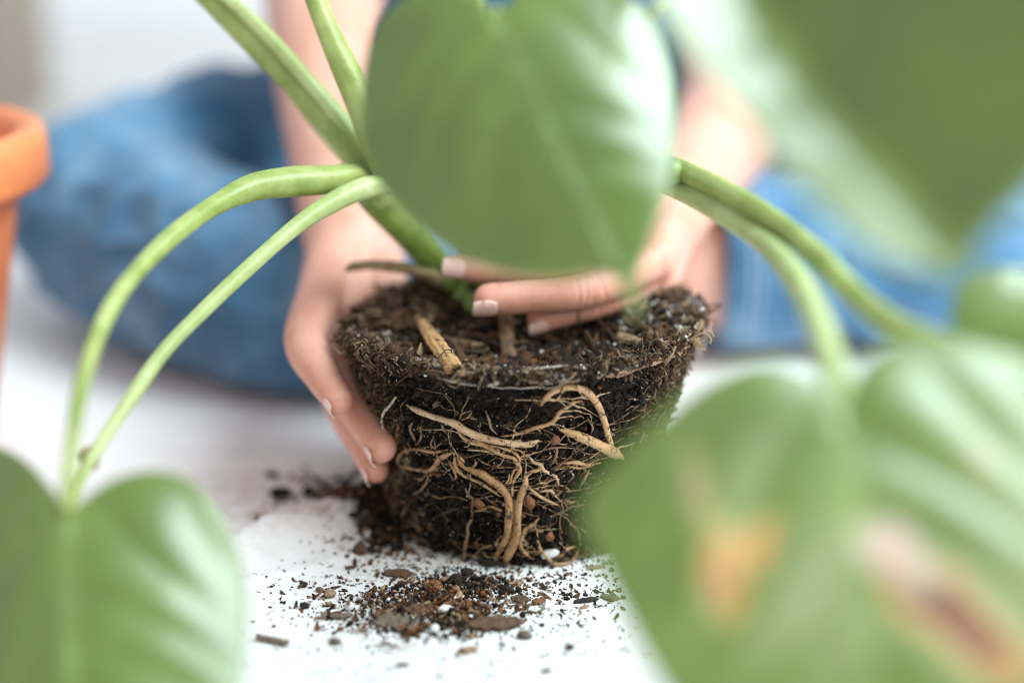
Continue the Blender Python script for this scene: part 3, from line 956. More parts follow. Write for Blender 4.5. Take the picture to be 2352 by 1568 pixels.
for i, (x0, y0, x1, y1, wd, mm) in enumerate([(1040,790,1118,815,.0022,'twig'),(870,740,960,765,.003,'twig'),(880,690,980,700,.0028,'twig'),(1395,770,1470,800,.0026,'twig'),(1000,700,1060,715,.002,'twig'),(1310,790,1360,830,.0014,'strand'),(1450,800,1500,790,.0012,'bark_chip'),(840,790,930,765,.0008,'strand'),(1120,770,1150,790,.002,'orange_flake')]):
    a_, _ = on_top(x0, y0, .002); b_, _ = on_top(x1, y1, .0025)
    V, F = splinter(a_, b_, wd, wd * .35, 20 + i)
    obj('bark_strip', V, F, M[mm], root_ball, smooth=False)

# ------------------------------------------------------------------ stems and stalks
def stalk(name, pts, m, flat=None, n=14, sub=8, parent=plant):
    P = [at(x, y, t) for x, y, t, wd in pts]
    R = [wd * (0.88 if name == 'petiole' else 1) / 2 * t / KF for x, y, t, wd in pts]
    V, F = tube(P, R, n=20, sub=sub, flat=flat, ridge=.05 if m.startswith('stalk') else .08)
    return obj(name, V, F, M[m], parent)

# crown of short green stems in the soil
stalk('stem', [(1085,745,.735,62),(1068,700,.742,70),(1040,650,.748,72),(1000,605,.74,70),(930,520,.722,80),(860,445,.705,84),(835,400,.70,70)], 'stalk_dark')
stalk('stem', [(1120,740,.755,60),(1120,680,.762,66),(1140,560,.75,70),(1160,420,.70,60),(1150,250,.64,50),(1120,60,.545,46),(1136,30,.525,36)], 'stalk')
stalk('stem', [(1150,735,.765,50),(1180,640,.77,60),(1260,500,.74,60),(1400,400,.68,60),(1545,395,.64,58)], 'stalk_dark')
stalk('stem', [(1050,730,.76,46),(1050,660,.765,56),(1010,600,.76,50),(960,520,.74,50),(880,380,.72,60)], 'stalk')
stalk('stem', [(1172,826,.688,42),(1164,780,.696,36),(1160,725,.712,33),(1150,690,.73,30)], 'stub')
stalk('stem', [(1208,770,.735,26),(1200,730,.742,24),(1190,690,.75,24)], 'twig')
stalk('dead_stalk', [(1010,645,.735,30),(975,628,.733,30),(920,615,.731,26),(860,609,.728,24),(815,612,.725,20),(798,619,.724,12)], 'twig')
for x, y, t, s in ((1030,645,.735,34),(1085,700,.728,36),(1060,680,.735,30),(1110,665,.74,34)):
    r = s / 2 * t / KF
    blob('leaf_bud', at(x, y, t), (r * 1.1, r * 1.6, r), M['stalk_dark'], plant, x, (1, 0, .2), (0, -1, .3), 2, .2)
# leaf stalks
stalk('petiole', [(880,450,.70,70),(830,370,.70,74),(775,290,.70,78),(700,205,.705,84),(610,110,.71,86),(520,22,.715,82),(420,-70,.72,70),(250,-220,.74,60)], 'stalk', (FWD, .55))
stalk('petiole', [(860,410,.708,46),(800,305,.698,34),(735,222,.697,30),(650,125,.702,34),(560,30,.707,34),(470,-45,.712,28)], 'stalk_pale', (FWD, .6))
stalk('petiole', [(870,420,.712,50),(790,350,.716,46),(720,265,.716,44),(650,180,.722,34),(600,120,.73,24)], 'stalk_pale', (FWD, .5))
stalk('petiole', [(890,380,.69,90),(850,285,.685,92),(812,200,.682,78),(765,100,.68,66),(725,0,.68,56),(690,-110,.68,52)], 'stalk')
# bent stalks running down to the lower left leaf
stalk('petiole', [(870,440,.70,60),(820,405,.69,62),(750,414,.68,74),(660,420,.67,82),(580,432,.66,70),(500,468,.645,54),(410,530,.62,50),(330,605,.60,47),(270,680,.583,46),(230,755,.57,45),(200,840,.555,42),(180,920,.545,40),(165,1020,.53,36),(156,1100,.52,34),(155,1160,.512,36)], 'stalk')
stalk('petiole', [(890,425,.688,46),(840,432,.68,58),(770,462,.672,52),(680,520,.66,44),(560,625,.645,40),(450,730,.63,39),(370,815,.618,38),(290,930,.60,38),(230,1020,.588,34),(190,1090,.58,30),(150,1200,.575,28),(120,1330,.57,26)], 'stalk_pale')
blob('stalk_node', at(205, 1050, .588), (.0042, .0046, .004), M['twig'], plant, 9)
# right-hand stalks
stalk('petiole', [(1500,372,.66,58),(1560,388,.645,58),(1690,452,.61,60),(1790,515,.585,62),(1870,580,.56,64),(1960,672,.53,66),(2050,745,.50,74),(2150,790,.48,72),(2260,830,.465,66),(2400,890,.45,60)], 'stalk')
stalk('petiole', [(1480,405,.67,56),(1550,430,.65,56),(1650,482,.62,60),(1750,550,.59,64),(1820,630,.55,70),(1870,720,.51,76),(1905,820,.47,78),(1930,930,.435,78)], 'stalk_pale')
stalk('petiole', [(1140,690,.768,30),(1230,440,.80,28),(1420,110,.82,26),(1500,30,.80,26),(1580,-20,.79,26),(1680,-80,.78,24)], 'stalk')
stalk('petiole', [(1110,690,.765,32),(1095,430,.80,30),(1085,200,.80,28),(1090,40,.79,36),(1100,-60,.79,34)], 'stalk')
stalk('petiole', [(1105,690,.762,26),(1085,430,.79,24),(1072,200,.79,20),(1064,30,.78,22),(1052,-60,.78,20)], 'stalk')

stalk('petiole', [(1160,690,.765,50),(1250,450,.72,50),(1350,180,.64,52),(1430,-60,.57,54),(1540,-260,.50,58),(1640,-320,.465,58),(1700,-250,.45,50)], 'stalk')

# ------------------------------------------------------------------ leaves
def leaf(label, outline, base, tip, side, mid=None, soft=0.009, fold=0.25, arch=0.0, curl=0.0, quilt=0.0015, spots=(), green=(0.150, 0.235, 0.032), seed=0, M_=30, keepcols=None):
    """outline: sighted points; base, tip, side: (x, y, t) that fix the plane of the blade"""
    B, T_, S_ = at(*base), at(*tip), at(*side)
    u = norm(T_ - B); n = norm(np.cross(u, S_ - B))
    if np.dot(n, CAM - B) < 0: n = -n
    v = np.cross(n, u)
    L = np.linalg.norm(T_ - B)
    def unproj(x, y):
        d = (FWD * KF + RGT * (x - 1176.0) + UPV * (784.0 - y)) / KF
        t = np.dot(B - CAM, n) / np.dot(d, n)
        q = CAM + d * t - B
        return np.dot(q, u), np.dot(q, v)
    mm = np.array([unproj(x, y) for x, y in (mid or [])]) if mid else None
    def mid_v(uu):
        if mm is None: return np.zeros_like(uu)
        return np.interp(uu, mm[:, 0], mm[:, 1])
    SOFT = soft
    def sweep(uu, av):
        return (fold * av + arch * ((uu - 0.35 * L) ** 2) / L + curl * av ** 2 / L + 0.0015 * np.sin(uu / L * 9 + seed) * (av / (0.4 * L)) ** 2)
    goal = np.array(outline, float); aim = goal.copy()
    for _ in range(6):      # the blade bends off its plane: widen the blank until its margin lies where it is seen
        O = np.array([unproj(x, y) for x, y in aim])
        vv = O[:, 1] - mid_v(O[:, 0])
        Q = B + O[:, 0:1] * u + O[:, 1:2] * v + sweep(O[:, 0], np.sqrt(vv ** 2 + soft ** 2))[:, None] * n - CAM
        zz = Q @ FWD
        seen = np.column_stack([1176 + KF * (Q @ RGT) / zz, 784 - KF * (Q @ UPV) / zz])
        aim = aim + 0.8 * (goal - seen)
    O = catmull_closed(np.hstack([O, np.zeros((len(O), 1))]), 8)[:, :2]
    c = np.array([0.16 * L, 0.0])
    uv = [c[None]]
    for j in range(1, M_ + 1):
        uv.append(c + (O - c) * (j / M_))
    uv = np.vstack(uv)
    edge = np.concatenate([[0], np.repeat(np.arange(1, M_ + 1) / M_, len(O))])
    uu, vv = uv[:, 0], uv[:, 1] - mid_v(uv[:, 0])
    av = np.sqrt(vv ** 2 + soft ** 2)
    # veins leave the midrib at an angle and sweep to the margin
    ph = (uu - 0.62 * av - 1.2 * av ** 2 / L) / (L * 0.25) + 0.35 * np.sin(uu / L * 7 + np.sign(vv) * 1.3 + seed) + (vv > 0) * 0.37
    vein = np.abs((ph + 0.5) % 1.0 - 0.5) * 2          # 1 midway between veins, 0 on a vein
    hgt = sweep(uu, av)
    hgt += quilt * np.sin(np.clip(vein, 0, 1) * np.pi / 2) * np.clip(av / 0.012, 0, 1) * np.clip(2.2 * (1 - edge), 0, 1)
    Vx = B + uv[:, 0:1] * u + uv[:, 1:2] * v + hgt[:, None] * n
    g = np.array(green)
    Cc = np.tile(g, (len(uv), 1))
    k = np.exp(-(vv / (0.0016 + 0.0012 * (1 - np.clip(uu / L, 0, 1)))) ** 2)[:, None]
    k = k * .65
    Cc = Cc * (1 - k) + np.array((0.30, 0.42, 0.13)) * k
    k = (np.exp(-(vein / 0.10) ** 2) * 0.25 * np.clip(1.3 - edge, 0, 1))[:, None]
    Cc = Cc * (1 - k) + np.array((0.24, 0.34, 0.10)) * k
    k = (np.clip((edge - 0.965) / 0.035, 0, 1) * 0.6)[:, None]
    Cc = Cc * (1 - k) + np.array((0.30, 0.40, 0.07)) * k
    for (sx, sy, rx, ry, rot, inner, outer) in spots:
        su, sv = unproj(sx, sy); kk = np.linalg.norm(B - CAM) / KF
        a = math.radians(rot)
        du, dv = uv[:, 0] - su, uv[:, 1] - sv
        e = np.hypot((du * math.cos(a) + dv * math.sin(a)) / (rx * kk), (-du * math.sin(a) + dv * math.cos(a)) / (ry * kk))
        e = e + 0.18 * np.sin(np.arctan2(dv, du) * 3 + seed)
        k = np.clip((1.25 - e) / 0.3, 0, 1)[:, None]; Cc = Cc * (1 - k) + np.array(outer) * k
        k = np.clip((0.9 - e) / 0.3, 0, 1)[:, None]; Cc = Cc * (1 - k) + np.array(inner) * k
    m = len(O)
    F = [(0, 1 + k, 1 + (k + 1) % m) for k in range(m)]
    for j in range(M_ - 1):
        a = 1 + j * m
        for k in range(m):
            F.append((a + k, a + m + k, a + m + (k + 1) % m, a + (k + 1) % m))
    o = obj('leaf', Vx, F, M['leaf'], plant, True, Cc)
    s = o.modifiers.new('thickness', 'SOLIDIFY'); s.thickness = 0.0006; s.offset = -1
    o['label'] = label
    return o

leaf('broad heart shaped leaf hanging in front of the hand',
     [(1138,48),(1112,12),(1050,-26),(970,-24),(905,12),(862,62),(838,143),(830,200),(826,295),(842,360),(868,420),(915,484),(975,538),(1040,586),(1127,622),(1222,641),(1318,640),(1385,632),(1428,655),(1462,735),(1468,700),(1466,640),(1492,571),(1527,476),(1546,381),(1553,300),(1552,238),(1538,143),(1495,44),(1430,-20),(1330,-52),(1230,-36),(1165,8)],
     (1140,50,.515), (1460,720,.475), (1540,250,.495),
     mid=[(1140,50),(1203,181),(1265,310),(1340,460),(1405,590),(1460,720)], fold=-0.05, arch=-0.10, curl=-0.55, soft=.012, quilt=.0011, seed=1)
leaf('lower left leaf with a deep notch at its stalk',
     [(160,1172),(190,1150),(222,1126),(275,1098),(350,1084),(425,1100),(482,1148),(532,1230),(560,1325),(567,1420),(556,1560),(510,1690),(420,1810),(320,1900),(235,1960),(170,1900),(40,1800),(-120,1680),(-230,1520),(-280,1330),(-250,1160),(-150,1050),(-60,1022),(10,1030),(65,1062),(112,1112),(140,1152)],
     (158,1165,.51), (235,1950,.455), (540,1300,.49),
     mid=[(158,1165),(150,1350),(165,1560),(200,1760),(235,1950)], fold=-0.16, arch=-0.12, curl=-0.45, seed=2)
leaf('large lower right leaf with orange brown dead patches',
     [(1930,945),(1905,898),(1850,850),(1765,828),(1680,846),(1600,888),(1500,968),(1405,1060),(1345,1135),(1332,1195),(1368,1290),(1420,1400),(1470,1500),(1530,1600),(1650,1750),(1850,1930),(2060,2080),(2200,1960),(2400,1760),(2560,1520),(2640,1280),(2620,1080),(2520,930),(2380,835),(2230,786),(2110,774),(2020,800),(1968,850),(1950,900)],
     (1932,940,.425), (2060,2060,.395), (1400,1150,.42),
     mid=[(1932,940),(1960,1200),(1990,1500),(2020,1800),(2060,2060)], fold=0.17, arch=-0.36, curl=-0.32, soft=.012, seed=3,
     spots=[(1655,1320,105,46,0,(0.62,0.29,0.05),(0.48,0.42,0.12)),(1730,1268,75,38,-40,(0.60,0.34,0.10),(0.48,0.42,0.14)),(1652,1335,62,18,6,(0.36,0.14,0.03),(0.55,0.25,0.05)),(1600,1130,110,24,4,(0.50,0.42,0.24),(0.32,0.36,0.12)),
            (2170,1400,185,66,44,(0.27,0.12,0.07),(0.60,0.38,0.12)),(2050,1270,95,56,40,(0.58,0.42,0.38),(0.46,0.46,0.34)),(2255,1060,34,30,0,(0.36,0.26,0.13),(0.22,0.30,0.07))])
leaf('huge blurred leaf filling the top right corner',
     [(1700,-240),(1650,-300),(1560,-300),(1490,-220),(1478,-90),(1530,40),(1600,140),(1690,240),(1770,345),(1850,440),(1930,525),(2020,590),(2110,620),(2214,642),(2240,580),(2300,512),(2400,410),(2500,240),(2540,0),(2480,-200),(2300,-380),(2050,-420),(1850,-360),(1750,-290)],
     (1700,-250,.45), (2214,640,.395), (1560,60,.44),
     mid=[(1700,-250),(1712,-60),(1735,60),(1790,130),(1850,225),(1950,345),(2060,465),(2214,640)], fold=0.80, arch=-0.05, curl=-0.25, soft=.009, seed=4)
leaf('leaf at the right edge below the top right leaf',
     [(2195,770),(2185,715),(2215,655),(2280,622),(2370,630),(2470,700),(2540,820),(2560,960),(2520,1060),(2420,1000),(2330,900),(2250,820)],
     (2200,770,.475), (2530,1060,.43), (2420,640,.47), fold=-0.2, curl=-0.3, seed=5)

# ------------------------------------------------------------------ the person
person = empty('person', (0, 0.42, 0))
tag(person, 'person in blue jeans sitting behind the root ball, both bare hands holding it', 'person')

def chain(pts, rad, n=16, sub=6, flat=None):
    return tube([at(*q) if len(q) == 3 else q for q in pts], rad, n=n, sub=sub, flat=flat)

# hand and arm at the left of the picture
W = (800, 540, .815)
LHP = []
lh = {'index': [(738,672,.755),(702,783,.712),(744,866,.690),(776,916,.678)],
      'middle': [(735,735,.762),(788,876,.722),(844,975,.694),(873,1026,.680)],
      'ring': [(738,772,.776),(790,930,.733),(836,1018,.708),(861,1076,.696)],
      'pinky': [(750,790,.792),(792,890,.765),(824,952,.752),(846,1000,.745)]}
rad = {'index': [.0110,.0096,.0080,.0064], 'middle': [.0110,.0096,.0084,.0070], 'ring': [.0104,.0090,.0078,.0062], 'pinky': [.0095,.0075,.0065,.0054]}
for f in lh:
    LHP.append(chain(lh[f], rad[f]))
    m0 = lh[f][0]
    LHP.append(chain([W, ((W[0] * .5 + m0[0] * .5), (W[1] * .5 + m0[1] * .5), (W[2] + m0[2]) / 2), m0], [.018, .0150, .0112]))
LHP.append(chain([(820,560,.825),(868,600,.805),(886,655,.778),(884,705,.755)], [.017, .0135, .0105, .0078]))
LHP.append(chain([(790,600,.80),(800,660,.775),(790,720,.76)], [.016, .014, .011]))
LHP.append(chain([(806,590,.806),W,(783,400,.85),(762,230,.90),(745,30,.96),(742,-110,1.0),(700,-400,1.06),(640,-900,1.15)], [.0215,.0232,.0262,.0302,.0358,.0390,.043,.048], n=24))
# hand and arm at the right of the picture
RHP = []
W2 = (1552, 452, .815)
rh = {'index': [(1490,515,.765),(1330,550,.735),(1165,556,.728),(1085,556,.728)],
      'middle': [(1490,560,.75),(1300,612,.72),(1145,616,.715),(1057,611,.715)],
      'ring': [(1500,600,.728),(1345,666,.700),(1200,682,.695),(1124,687,.693)],
      'pinky': [(1505,640,.735),(1390,690,.715),(1305,716,.711),(1238,736,.708)]}
rad2 = {'index': [.0105,.0088,.0076,.0064], 'middle': [.0105,.0088,.0076,.0062], 'ring': [.0102,.0084,.0075,.0068], 'pinky': [.0095,.0068,.0060,.0054]}
for f in rh:
    RHP.append(chain(rh[f], rad2[f]))
    m0 = rh[f][0]
    RHP.append(chain([W2, ((W2[0] * .5 + m0[0] * .5), (W2[1] * .5 + m0[1] * .5), (W2[2] + m0[2]) / 2), m0], [.017, .0140, .0112]))
RHP.append(chain([(1540,480,.825),(1470,505,.815),(1390,520,.80),(1330,535,.79)], [.016, .013, .0105, .008]))
RHP.append(chain([(1535,490,.802),W2,(1608,375,.89),(1662,305,.97),(1690,252,1.03),(1720,20,1.07),(1745,-300,1.1),(1750,-900,1.15)], [.0215,.0228,.0285,.0355,.0385,.0405,.043,.048], n=24))

def creases(V, N_, planes):
    for p, ax, dorsal, reach, depth, sig in planes:
        d = V - p
        s = d @ ax
        q = d - s[:, None] * ax
        near = np.linalg.norm(q, axis=1) < reach
        k = np.exp(-(s / sig) ** 2) * near * np.clip(N_ @ dorsal + 0.2, 0, 1)
        V -= N_ * (k * depth)[:, None]
    return V

def arm_mesh(parts, planes=()):
    V, N_, F = remesh(parts, 0.0009, 5)
    V = V + N_ * 0.0003
    if planes: V = creases(V, N_, planes)
    return V, F

planes = []
CAMD = -FWD
for f, js in (('ring', rh['ring']), ('pinky', rh['pinky']), ('middle', rh['middle'])):
    P = [at(*q) for q in js]
    ax = norm(P[2] - P[1])
    for o_ in (-.0065, -.0035, -.001, .0018, .0052):
        planes.append((P[1] + ax * o_, norm(ax + rng.normal(0, .12, 3)), norm(np.array([0, -1, -.1])), .011, .0005, .0006))
    ax2 = norm(P[3] - P[2])
    for o_ in (-.002, .0, .0022):
        planes.append((P[2] + ax2 * o_, ax2, norm(np.array([0, -1, -.1])), .010, .00022, .0006))
plan_l = []
for f in ('index', 'middle', 'ring'):
    P = [at(*q) for q in lh[f]]
    for j in (1, 2):
        ax = norm(P[j + 1] - P[j])
        for o_ in (-.003, 0, .003):
            plan_l.append((P[j] + ax * o_, ax, norm(np.array([-1, -.5, 0])), .011, .0004, .0007))
V1, F1 = arm_mesh(LHP, plan_l)
V2, F2 = arm_mesh(RHP, planes)
# trunk, legs and the bare foot under the clothes
body_parts = [
    tube([(0, .52, .06), (0, .53, .18), (0, .55, .34), (0, .56, .52)], [.115, .12, .13, .10], n=24, flat=((0, 1, 0), .7)),
    tube([(-.17, .57, .52), (0, .57, .545), (.17, .57, .52)], [.055, .07, .055], n=20),
    tube([(-.08, .50, .075), (-.17, .42, .08), (-.255, .315, .08)], [.062, .058, .05], n=20),
    tube([(-.255, .315, .07), (-.18, .24, .055), (-.06, .18, .05), (.02, .18, .035)], [.045, .045, .032, .026], n=20),
    tube([(.08, .50, .10), (.25, .44, .11), (.40, .34, .10)], [.072, .066, .05], n=20),
    tube([(.40, .33, .075), (.28, .26, .06), (.16, .235, .055), (.09, .235, .054)], [.046, .046, .040, .040], n=20),
    tube([(.12, .235, .055), (.085, .232, .05), (.03, .228, .036), (-.03, .225, .026), (-.075, .225, .02)], [.040, .040, .034, .030, .018], n=20, flat=((0, 0, 1), .85)),
]
V3, N3, F3 = remesh(body_parts, 0.006, 5)
allV, allF, off = [], [], 0
for v_, f_ in ((V1, F1), (V2, F2), (V3, F3)):
    allV.append(v_); fa = np.array(f_) if not isinstance(f_, np.ndarray) else f_
    allF.append(fa + off); off += len(v_)
BV = np.vstack(allV)
flush_shade = np.zeros(len(BV))       # redder fingertips and knuckles, plus warm hand shade painted in
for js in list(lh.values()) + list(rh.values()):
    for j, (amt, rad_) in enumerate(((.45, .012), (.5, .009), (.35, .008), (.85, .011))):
        flush_shade = np.maximum(flush_shade, amt * np.exp(-((BV - at(*js[j])) ** 2).sum(1) / rad_ ** 2))
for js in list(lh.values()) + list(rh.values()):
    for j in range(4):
        flush_shade = np.maximum(flush_shade, .42 * np.exp(-((BV - at(*js[j])) ** 2).sum(1) / .026 ** 2))  # orange of shade and bounce light, painted over the whole hand
body = obj('body', BV, np.vstack(allF), M['skin'], person, col=flush_shade[:, None] * np.ones(3))

# fingernails
def nail(tipc, prev, dorsal, r, length, width, tip_len=0.0014, off=0.0, tip_col=(0.80, 0.65, 0.56)):
    ax = norm(tipc - prev)
    d = norm(dorsal - ax * np.dot(dorsal, ax)); s = np.cross(ax, d)
    V, C = [], []
    nu, nv = 13, 9
    for i in range(nu):
        a = i / (nu - 1)
        ln = (a - 0.62) * length + r * 0.55
        for j in range(nv):
            b_ = (j / (nv - 1) - .5) * 2
            wd = width * (0.80 + 0.2 * math.sin(min(1, a * 2) * math.pi / 2)) * (1 - 0.10 * max(0, a - .8) * 5)
            if a < .25: wd *= 0.72 + 0.28 * (a / .25) ** .5
            ang = b_ * wd / r
            rr = r * (1.05 - 0.03 * (1 - b_ * b_) + off) - 0.0009 * max(0, (a - .55)) * 1.0
            if i == 0: rr -= .0008
            base_drop = 0.0003 if a > .15 else -0.0002
            V.append(tipc + ax * (ln - 0.0007 * b_ * b_ * (1 if a > .6 else -1)) + d * (rr * math.cos(ang) + base_drop) + s * rr * math.sin(ang))
            is_tip = ln > (0.38 * length + r * .55) - tip_len + 0.0006 * b_ * b_
            C.append(tip_col if is_tip else (0.80, 0.52, 0.46))
    F = [(i * nv + j, i * nv + j + 1, (i + 1) * nv + j + 1, (i + 1) * nv + j) for i in range(nu - 1) for j in range(nv - 1)]
    o = obj('fingernail', np.array(V), F, M['nail'], body, True, np.array(C))
    m = o.modifiers.new('thickness', 'SOLIDIFY'); m.thickness = 0.0005; m.offset = 0
    return o

def nails(js, r, dorsal, length, width, **kw):
    P = [at(*q) for q in js]
    nail(P[3], P[2], np.asarray(dorsal, float), r, length, width, **kw)
nails(rh['ring'], .0068, (0, -.86, -.5), .0125, .0054)
nails(rh['pinky'], .0052, (0, -.86, -.5), .0105, .0044)
nails(rh['middle'], .0062, (0, -.9, .1), .0120, .0050)
nails(lh['index'], .0059, (-.64, -.64, -.42), .0088, .0044, tip_len=.0009, tip_col=(.78, .60, .50))
nails(lh['middle'], .0065, (-.62, -.66, -.42), .0098, .0048, tip_len=.0009, tip_col=(.78, .60, .50))
nails(lh['ring'], .0057, (-.62, -.66, -.42), .0092, .0044, tip_len=.0009, tip_col=(.78, .60, .50))

# thin band on the little finger
P = [at(*q) for q in rh['pinky']]
ax = norm(P[1] - P[2]); c = P[2] + ax * 0.003
u_ = norm(np.cross(ax, (0, 0, 1))); v_ = np.cross(ax, u_)
ringp = [c + (u_ * math.cos(a) + v_ * math.sin(a)) * .0068 for a in np.linspace(0, 2 * math.pi, 30)]
V, F = tube(ringp, [.0006] * 30, n=6, sub=1, cap=False)
M['band'] = simple('band', (0.24, 0.22, 0.14), 0.4)
obj('finger_ring', V, F, M['band'], person)

# jeans
def wrinkle(V, N_, amp, seed):
    a = sines(V * np.array([1, 1, 1.9]), 6.0, seed, 3)
    b_ = 1 - np.abs(sines(V * np.array([.9, 1, 1.8]), 9.0, seed + 1, 2))
    c_ = 1 - np.abs(sines(V * np.array([1.0, .8, 2.2]), 14.0, seed + 2, 2))
    return V + N_ * (amp * (0.8 * a + 1.1 * (np.clip(b_, 0, 1) ** 3) +   .25 * np.clip(c_, 0, 1) ** 4 - .6))[:, None]
jl = [
    tube([(0, .53, .075), (0, .55, .17), (0, .56, .24)], [.135, .135, .125], n=28, flat=((0, 1, 0), .75)),
    tube([(-.06, .48, .068), (-.15, .42, .076), (-.225, .345, .080), (-.262, .305, .078)], [.094, .081, .070, .060], n=28),
    tube([(-.262, .292, .075), (-.205, .238, .060), (-.135, .180, .056), (-.055, .172, .052), (-.01, .180, .05)], [.064, .060, .0565, .050, .046], n=28),
    tube([(.06, .50, .105), (.22, .44, .115), (.33, .38, .11), (.41, .33, .095)], [.092, .088, .080, .066], n=28),
    tube([(.41, .32, .085), (.31, .275, .068), (.25, .247, .060), (.21, .241, .058), (.182, .239, .058)], [.066, .060, .055, .051, .050], n=28),
]
V, N_, F = remesh(jl, 0.004, 4)
V = wrinkle(V, N_, 0.0065, 31)
V[:, 2] = np.maximum(V[:, 2], 0.002)
jeans = obj('jeans', V, F, M['denim'], person)
# hem of the right-hand trouser leg: turned band with two stitch lines
V, F = tube([(.121, .236, .058), (.128, .236, .058), (.145, .2365, .0582), (.185, .239, .0585)], [.0515, .0545, .0548, .0500], n=40, sub=4, cap=False)
obj('hem', V, F, M['denim'], jeans)
for xx in (.1335, .1395):
    pts = [(xx, .236 + .0556 * math.cos(a), .058 + .0556 * math.sin(a)) for a in np.linspace(0, 2 * math.pi, 60)]
    V, F = tube(pts, [.0006] * 60, n=5, sub=1, cap=False)
    obj('stitching', V, F, M['stitch'], jeans)
# shirt
sp = [tube([(0, .545, .17), (0, .548, .30), (0, .558, .44), (0, .568, .53)], [.148, .152, .162, .13], n=28, flat=((0, 1, 0), .82)),
      tube([(-.165, .575, .535), (0, .575, .565), (.165, .575, .535)], [.066, .08, .066], n=20)]
for q in ((640, -900, 1.15), (1750, -900, 1.15)):
    e_ = at(*q); lo = at(*((665, -700, 1.11) if q[0] < 1000 else (1750, -700, 1.135)))
    sp.append(tube([e_ * .6 + np.array((0, .575, .54)) * .4, e_, lo], [.062, .062, .060], n=20))
V, N_, F = remesh(sp, 0.007, 5)
V = wrinkle(V, N_, 0.004, 51)
obj('shirt', V, F, M['denim_dark'], person)

# ------------------------------------------------------------------ terracotta pot at the left
pc = np.array([-0.3315, 0.072]) 
def lathe(profile, n=72):
    V, F = [], []
    for r, z_ in profile:
        for k in range(n):
            a = 2 * math.pi * k / n
            V.append((r * math.cos(a), r * math.sin(a), z_))
    for i in range(len(profile) - 1):
        for k in range(n):
            F.append((i * n + k, i * n + (k + 1) % n, (i + 1) * n + (k + 1) % n, (i + 1) * n + k))
    return np.array(V), F
pot = empty('plant_pot', (pc[0], pc[1], 0.001))
tag(pot, 'empty orange clay plant pot with a thick rim, cut off by the left edge', 'pot')
ZR = 0.166
V, F = lathe([(0.0, .004), (.050, .004), (.054, .001), (.060, .004), (.0855, ZR - .026), (.0855, ZR - .020), (.081, ZR - .018), (.074, ZR - .03), (.050, .012), (0.0, .012)])
obj('pot_body', V + np.array([pc[0], pc[1], .001]), F, M['terracotta'], pot)
V, F = lathe([(.080, ZR - .029), (.097, ZR - .0285), (.1005, ZR - .024), (.1000, ZR - .008), (.0985, ZR - .002), (.094, ZR), (.088, ZR - .001), (.0845, ZR - .005), (.080, ZR - .029)])
obj('pot_rim', V + np.array([pc[0], pc[1], .001]), F, M['terracotta'], pot)

# ------------------------------------------------------------------ soil spilled on the sheet
def gz(p): return float(sheet_z(np.array([[p[0], p[1]]]))[0])
def ground(x, y):
    p, t = on_plane(x, y)
    p[2] = gz(p)
    return p, t

SOILK = 1.15
d = Bits()
def spread(m, fn):
    P = []
    for _ in range(m):
        x, y = fn()
        p, t = ground(x, y)
        P.append(p + np.array([0, 0, .0002]))
    return np.array(P)
def near_ball():   # fine ring of dust round the foot of the ball
    a = random.uniform(math.radians(170), math.radians(370)); r = 0.060 + abs(random.gauss(0, .018))
    return a, r
P = []
for _ in range(900):
    a, r = near_ball(); x, y = r * math.cos(a), r * math.sin(a); P.append((x, y, gz((x, y)) + .0002))
P = np.array(P)
d.add('crumb', P, (0, 0, 1), np.abs(rng.normal(.0003, .00028, 900)) + .00018, palette(900, [(4, BLACK), (4, DARK), (3, BROWN), (.5, RUST), (.6, TAN)]))
P = spread(900, lambda: (random.gauss(1090, 170), random.gauss(1370, 55)))
d.add('crumb', P, (0, 0, 1), np.abs(rng.normal(.0002, .00028, 900)) + .00016, palette(900, [(4, BLACK), (4, DARK), (3, BROWN), (1, RUST), (.6, TAN)]))
P = spread(240, lambda: (random.gauss(1070, 200), random.gauss(1390, 70)))
d.add('flake', P, (0, 0, 1), np.abs(rng.normal(.0007, .0006, 240)) + .0003, palette(240, [(3, DARK), (4, BROWN), (1, RUST), (1.3, TAN), (.5, GREY)]), .3)
P = spread(260, lambda: (random.gauss(1060, 250), random.uniform(1300, 1590)))
d.add('fibre', P, (0, 0, 1), rng.uniform(.0006, .0025, 260), palette(260, [(3, DARK), (4, BROWN), (1, TAN)]), .2, rng.uniform(.0001, .0002, 260))
# the heap in front
P = spread(1500, lambda: (random.gauss(985, 88), random.gauss(1406, 30)))
P[:, 2] += np.abs(rng.normal(0, .0016, len(P)))
d.add('crumb', P, (0, 0, 1), np.abs(rng.normal(.0004, .0004, 1500)) + .0002, palette(1500, [(3, BLACK), (4, DARK), (5, BROWN), (1.5, RUST), (1.2, TAN), (.6, WHITE)]))
P = spread(420, lambda: (random.gauss(985, 90), random.gauss(1410, 30)))
P[:, 2] += np.abs(rng.normal(0, .0018, len(P)))
d.add('flake', P, (0, 0, 1), np.abs(rng.normal(.0014, .001, 420)) + .0004, palette(420, [(3, DARK), (5, BROWN), (2, RUST), (1.6, TAN), (1, GREY), (.6, WHITE)]), .5)
P = spread(500, lambda: (random.gauss(1070, 60), random.gauss(1345, 14)))
d.add('crumb', P, (0, 0, 1), np.abs(rng.normal(.0005, .0005, 500)) + .0002, palette(500, [(5, BLACK), (4, DARK), (2, BROWN), (.5, TAN)]))
P = spread(520, lambda: (random.uniform(620, 1430), random.gauss(1385, 60)))
d.add('crumb', P, (0, 0, 1), np.abs(rng.normal(.0002, .0003, 520)) + .00018, palette(520, [(2, BLACK), (4, DARK), (4, BROWN), (1, RUST), (1, TAN)]))
P = spread(150, lambda: (random.gauss(1240, 100), random.gauss(1375, 28)))
